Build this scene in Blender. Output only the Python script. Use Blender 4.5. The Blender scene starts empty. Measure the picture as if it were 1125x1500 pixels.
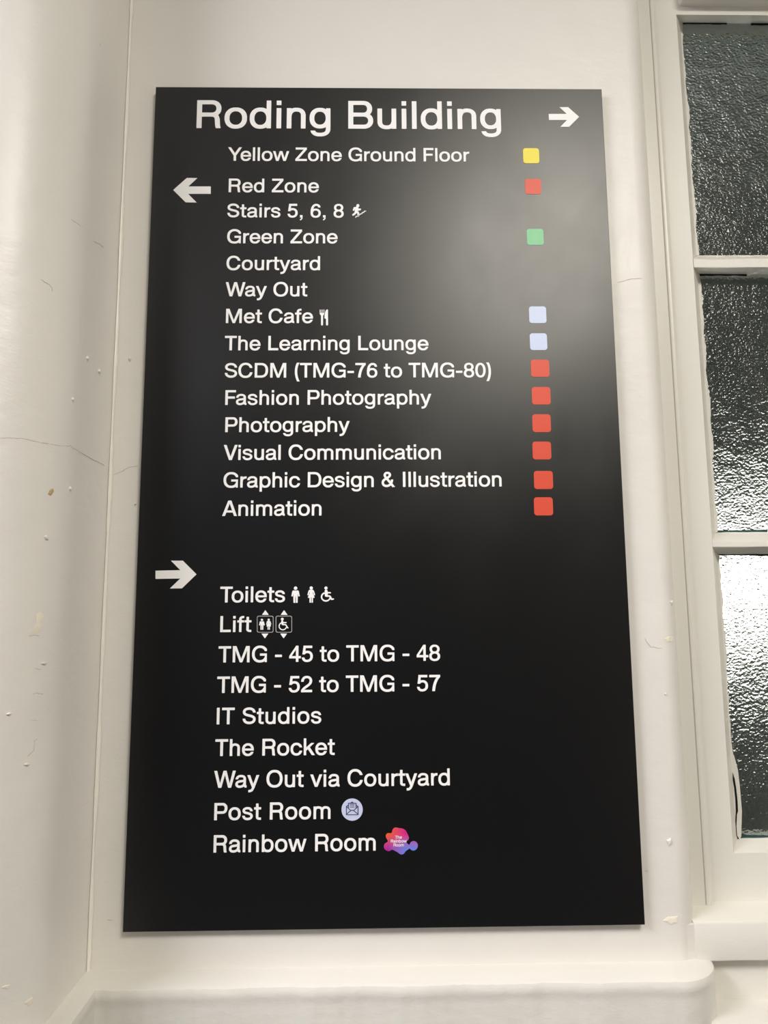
import bpy, bmesh, math, random
from mathutils import Vector, Matrix
from mathutils.geometry import tessellate_polygon
rnd = random.Random(4)
S = bpy.context.scene
COL = S.collection
PI = math.pi

# ------------------------------------------------------------------ camera, world, lights
FOCAL_PX = 1040.0
cd = bpy.data.cameras.new('camera'); cam = bpy.data.objects.new('camera', cd); COL.objects.link(cam)
cd.sensor_fit = 'VERTICAL'; cd.sensor_height = 36.0; cd.lens = 36.0 * FOCAL_PX / 1500.0
cd.clip_start = 0.02
YAW, PITCH, ROLL = math.radians(0.9434), math.radians(7.603), math.radians(-0.3939)
fw = Vector((math.sin(YAW)*math.cos(PITCH), math.cos(YAW)*math.cos(PITCH), math.sin(PITCH)))
r0 = Vector((math.cos(YAW), -math.sin(YAW), 0)); u0 = r0.cross(fw)
rt = math.cos(ROLL)*r0 + math.sin(ROLL)*u0; up = -math.sin(ROLL)*r0 + math.cos(ROLL)*u0
cam.matrix_world = Matrix(((rt.x, up.x, -fw.x, -0.0127), (rt.y, up.y, -fw.y, -0.8716), (rt.z, up.z, -fw.z, 1.5962), (0, 0, 0, 1)))
S.camera = cam

w = bpy.data.worlds.new('world'); S.world = w; w.use_nodes = True
w.node_tree.nodes['Background'].inputs[0].default_value = (0.235, 0.265, 0.235, 1)
w.node_tree.nodes['Background'].inputs[1].default_value = 0.42

def area(name, loc, target, size, size_y, power, color):
    l = bpy.data.lights.new(name, 'AREA'); l.shape = 'RECTANGLE'; l.size = size; l.size_y = size_y
    l.energy = power; l.color = color
    o = bpy.data.objects.new(name, l); COL.objects.link(o); o.location = loc
    o.rotation_euler = (Vector(target) - Vector(loc)).to_track_quat('-Z', 'Y').to_euler()
    return o
area('ceiling_panel_light', (0.64, -1.62, 2.93), (0.64, -1.62, 0), 0.60, 0.60, 46, (1.0, 0.955, 0.85))
area('corridor_light', (-1.8, -1.55, 2.97), (-1.8, -1.55, 0), 0.6, 1.2, 86, (0.94, 0.93, 1.0))

S.view_settings.view_transform = 'Standard'; S.view_settings.look = 'None'
S.view_settings.exposure = 0.0; S.view_settings.gamma = 1.0; S.view_settings.use_curve_mapping = False

# ------------------------------------------------------------------ materials
def srgb(r, g, b):
    f = lambda c: (c/255/12.92) if c/255 <= .04045 else ((c/255+.055)/1.055)**2.4
    return (f(r), f(g), f(b), 1)
def mat(name, col, rough=.5, spec=.5):
    m = bpy.data.materials.new(name); m.use_nodes = True
    b = m.node_tree.nodes['Principled BSDF']
    b.inputs['Base Color'].default_value = col
    b.inputs['Roughness'].default_value = rough
    b.inputs['Specular IOR Level'].default_value = spec
    return m
def node(m, t, **kw):
    n = m.node_tree.nodes.new(t)
    for k, v in kw.items(): setattr(n, k, v)
    return n
def link(m, a, b): m.node_tree.links.new(a, b)
def noise(m, scale, detail=4, vec=(1, 1, 1), rough=.55, rot=(0, 0, 0)):
    tc = node(m, 'ShaderNodeNewGeometry'); mp = node(m, 'ShaderNodeMapping')
    mp.inputs['Scale'].default_value = vec; mp.inputs['Rotation'].default_value = rot
    n = node(m, 'ShaderNodeTexNoise'); n.inputs['Scale'].default_value = scale
    n.inputs['Detail'].default_value = detail; n.inputs['Roughness'].default_value = rough
    link(m, tc.outputs['Position'], mp.inputs['Vector']); link(m, mp.outputs[0], n.inputs['Vector'])
    return n
def bump(m, src, strength, dist, prev=None):
    b = node(m, 'ShaderNodeBump'); b.inputs['Strength'].default_value = strength; b.inputs['Distance'].default_value = dist
    link(m, src, b.inputs['Height'])
    if prev: link(m, prev.outputs[0], b.inputs['Normal'])
    link(m, b.outputs[0], m.node_tree.nodes['Principled BSDF'].inputs['Normal'])
    return b
def paint(name, col, rough=.36, lump=.35, brush=.14):
    m = mat(name, col, rough, .45)
    n1 = noise(m, 9, 3); n2 = noise(m, 70, 5, (1, 1, 1.7)); n3 = noise(m, 420, 3, (.5, .5, 1.4))
    b = bump(m, n1.outputs['Fac'], lump, .012); b = bump(m, n2.outputs['Fac'], brush, .0016, b); bump(m, n3.outputs['Fac'], .2, .0005, b)
    rp = node(m, 'ShaderNodeValToRGB'); n4 = noise(m, 5, 6)
    rp.color_ramp.elements[0].position = .3; rp.color_ramp.elements[1].position = .7
    rp.color_ramp.elements[0].color = [c*.965 for c in col[:3]] + [1]; rp.color_ramp.elements[1].color = col
    link(m, n4.outputs['Fac'], rp.inputs['Fac']); link(m, rp.outputs[0], m.node_tree.nodes['Principled BSDF'].inputs['Base Color'])
    return m
M = {}
M['wall'] = paint('cream_wall_paint', (.80, .77, .72, 1), .38, .24, .2)
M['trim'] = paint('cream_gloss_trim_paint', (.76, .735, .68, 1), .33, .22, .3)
M['wood'] = paint('cream_gloss_wood_paint', (.78, .755, .69, 1), .33, .05)
M['caulk'] = paint('pale_caulk', (.88, .85, .77, 1), .3, .1)
M['ceiling'] = mat('white_ceiling_paint', (.8, .8, .78, 1), .8)
M['floor'] = mat('grey_floor_vinyl', (.10, .10, .105, 1), .6)
M['far_wall'] = mat('dark_far_wall', (.035, .035, .04, 1), .7)
M['plaster'] = mat('bare_plaster', (.85, .79, .66, 1), .8, .2)
M['bare'] = mat('brown_bare_plaster', (.50, .38, .20, 1), .8, .2)
M['crack'] = mat('crack_dirt', (.56, .53, .47, 1), .8, .1)
M['teal'] = mat('dark_teal_refraction', (.025, .065, .070, 1), .5, .3)  # refraction at the glass edge, put into the colour
M['gap'] = mat('black_gap', (.012, .013, .011, 1), .7, .1)

m = mat('black_sign_face', (.0012, .0012, .0015, 1), .6, 0); M['sign'] = m      # satin film: soft gaussian sheen over black
nt = m.node_tree; df = nt.nodes['Principled BSDF']
gl = node(m, 'ShaderNodeBsdfGlossy', distribution='BECKMANN'); gl.inputs['Color'].default_value = (1, .99, .97, 1)
fr = node(m, 'ShaderNodeFresnel'); fr.inputs['IOR'].default_value = 1.62
mx = node(m, 'ShaderNodeMixShader')
g2 = node(m, 'ShaderNodeBsdfGlossy', distribution='GGX'); g2.inputs['Roughness'].default_value = .52; g2.inputs['Color'].default_value = (1, 1, 1, 1)
gm = node(m, 'ShaderNodeMixShader'); gm.inputs[0].default_value = .27
link(m, gl.outputs[0], gm.inputs[1]); link(m, g2.outputs[0], gm.inputs[2])
link(m, fr.outputs[0], mx.inputs[0]); link(m, df.outputs[0], mx.inputs[1]); link(m, gm.outputs[0], mx.inputs[2])
link(m, mx.outputs[0], nt.nodes['Material Output'].inputs['Surface'])
n = noise(m, 7, 5, (1, 1, .7), .62); mr = node(m, 'ShaderNodeMapRange')
mr.inputs['From Min'].default_value = .35; mr.inputs['From Max'].default_value = .7
mr.inputs['To Min'].default_value = .355; mr.inputs['To Max'].default_value = .40
link(m, n.outputs['Fac'], mr.inputs['Value']); link(m, mr.outputs[0], gl.inputs['Roughness'])
M['sign_edge'] = mat('black_panel_edge', (.02, .02, .02, 1), .5)
M['pad'] = mat('grey_foam_pad', (.3, .3, .3, 1), .9)
M['white'] = mat('white_sign_vinyl', (.95, .935, .925, 1), .5, .4)
M['line'] = mat('grey_sign_vinyl', (.42, .41, .42, 1), .5, .4)
M['ink'] = mat('navy_sign_ink', (.06, .055, .13, 1), .5, .3)
M['pale'] = mat('pale_blue_vinyl', srgb(201, 209, 238), .5, .4)
SQC = {'yellow': (.86, .72, .055, 1), 'red': (.70, .075, .035, 1), 'green': (.20, .56, .28, 1), 'blue': (.60, .68, .88, 1)}
for k, v in SQC.items(): M[k] = mat(k + '_vinyl', v, .45, .45)
# four-colour gradient of the room's own logo
m = mat('orange_pink_violet_print', (1, 1, 1, 1), .5, .4); M['logo'] = m
tc = node(m, 'ShaderNodeTexCoord'); sx = node(m, 'ShaderNodeSeparateXYZ'); link(m, tc.outputs['Object'], sx.inputs[0])
def rng(sock, a, b):
    r = node(m, 'ShaderNodeMapRange'); r.inputs['From Min'].default_value = a; r.inputs['From Max'].default_value = b; link(m, sock, r.inputs['Value']); return r.outputs[0]
def mix(f, a, b):
    x = node(m, 'ShaderNodeMix', data_type='RGBA'); link(m, f, x.inputs['Factor'])
    for s, v in ((6, a), (7, b)):
        if isinstance(v, tuple): x.inputs[s].default_value = v
        else: link(m, v, x.inputs[s])
    return x.outputs[2]
LX0, LX1, LZ0, LZ1 = 0.0050, 0.0255, 0.006, 0.0225
fx = rng(sx.outputs['X'], LX0, LX1); fz = rng(sx.outputs['Z'], LZ0, LZ1)
top = mix(fx, srgb(240, 95, 25), srgb(215, 35, 135)); bot = mix(fx, srgb(170, 35, 160), srgb(105, 130, 225))
link(m, mix(fz, bot, top), m.node_tree.nodes['Principled BSDF'].inputs['Base Color'])

# rippled obscure glass
m = mat('rippled_obscure_glass', (.82, .87, .84, 1), .15, .5); M['glass'] = m
b = m.node_tree.nodes['Principled BSDF']; b.inputs['Transmission Weight'].default_value = 1.0; b.inputs['IOR'].default_value = 1.5
n1 = noise(m, 300, 1.5, (.85, .85, 1.0), .4, (0, .35, 0)); n2 = noise(m, 40, 2, (1, 1, 1), .5)
bb = bump(m, n1.outputs['Fac'], 1.0, .0014); bump(m, n2.outputs['Fac'], .8, .0030, bb)
m = mat('clear_glass_back', (.85, .9, .88, 1), .02, .5); M['glass_back'] = m
b = m.node_tree.nodes['Principled BSDF']; b.inputs['Transmission Weight'].default_value = 1.0; b.inputs['IOR'].default_value = 1.5
M['facade'] = mat('dark_facade_render', (.22, .235, .215, 1), .9, .1)
m = mat('added_panel_glow', (.0, .0, .0, 1), .5); M['lit'] = m  # glow of the panel added beyond the glass for the bright patch
b = m.node_tree.nodes['Principled BSDF']; b.inputs['Emission Color'].default_value = (1, .97, .90, 1); b.inputs['Emission Strength'].default_value = 2.2

# ------------------------------------------------------------------ mesh helpers
def obj(name, verts, faces, m, parent=None, loc=(0, 0, 0), smooth=False, mats=None, bevel=0):
    me = bpy.data.meshes.new(name); me.from_pydata([tuple(v) for v in verts], [], faces)
    bm = bmesh.new(); bm.from_mesh(me); bmesh.ops.recalc_face_normals(bm, faces=bm.faces)
    if bevel:
        bmesh.ops.bevel(bm, geom=list(bm.edges), offset=bevel, segments=2, profile=.7, affect='EDGES')
    bm.to_mesh(me); bm.free()
    for mm in (mats or [m]): me.materials.append(mm)
    if smooth:
        for p in me.polygons: p.use_smooth = True
        me.set_sharp_from_angle(angle=math.radians(32))
    o = bpy.data.objects.new(name, me); COL.objects.link(o); o.location = loc
    if parent: o.parent = parent
    return o
def box_data(x0, y0, z0, x1, y1, z1):
    v = [(x, y, z) for x in (x0, x1) for y in (y0, y1) for z in (z0, z1)]
    return v, [(0, 1, 3, 2), (4, 6, 7, 5), (0, 4, 5, 1), (2, 3, 7, 6), (0, 2, 6, 4), (1, 5, 7, 3)]
def box(name, b, m, parent=None, bevel=0, loc=(0, 0, 0)):
    v, f = box_data(*b); return obj(name, v, f, m, parent, loc, bevel=bevel, smooth=bool(bevel))
def structure(o): o['kind'] = 'structure'; return o
def prism_xz(loops, y_front, y_back):
    """solid plate from closed (x, z) loops, holes included, facing -y"""
    pts = [[Vector((x, z, 0)) for x, z in L] for L in loops]
    flat = [p for L in loops for p in L]; n = len(flat)
    tri = [t for t in tessellate_polygon(pts)]
    v = [(x, y_front, z) for x, z in flat] + [(x, y_back, z) for x, z in flat]
    f = [tuple(t) for t in tri]; k = 0
    for L in loops:
        c = len(L)
        for i in range(c): a, b = k + i, k + (i + 1) % c; f.append((a, b, b + n, a + n))
        k += c
    return v, f
def pairs(a, s=.001): return [(a[i]*s, a[i+1]*s) for i in range(0, len(a), 2)]
def join(parts):
    V, F = [], []
    for v, f in parts:
        k = len(V); V += v; F += [tuple(i + k for i in t) for t in f]
    return V, F
def sweep(name, path, prof, m, parent=None, smooth=True):
    """path: (x, y, nx, ny, scale) in plan, prof: (outward offset, z)"""
    V, F = [], []; q = len(prof)
    for (x, y, nx, ny, s) in path:
        for d, z in prof: V.append((x + nx*d*s, y + ny*d*s, z))
    for i in range(len(path) - 1):
        for j in range(q - 1): F.append((i*q + j, (i+1)*q + j, (i+1)*q + j + 1, i*q + j + 1))
    return obj(name, V, F, m, parent, smooth=smooth)

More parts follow.
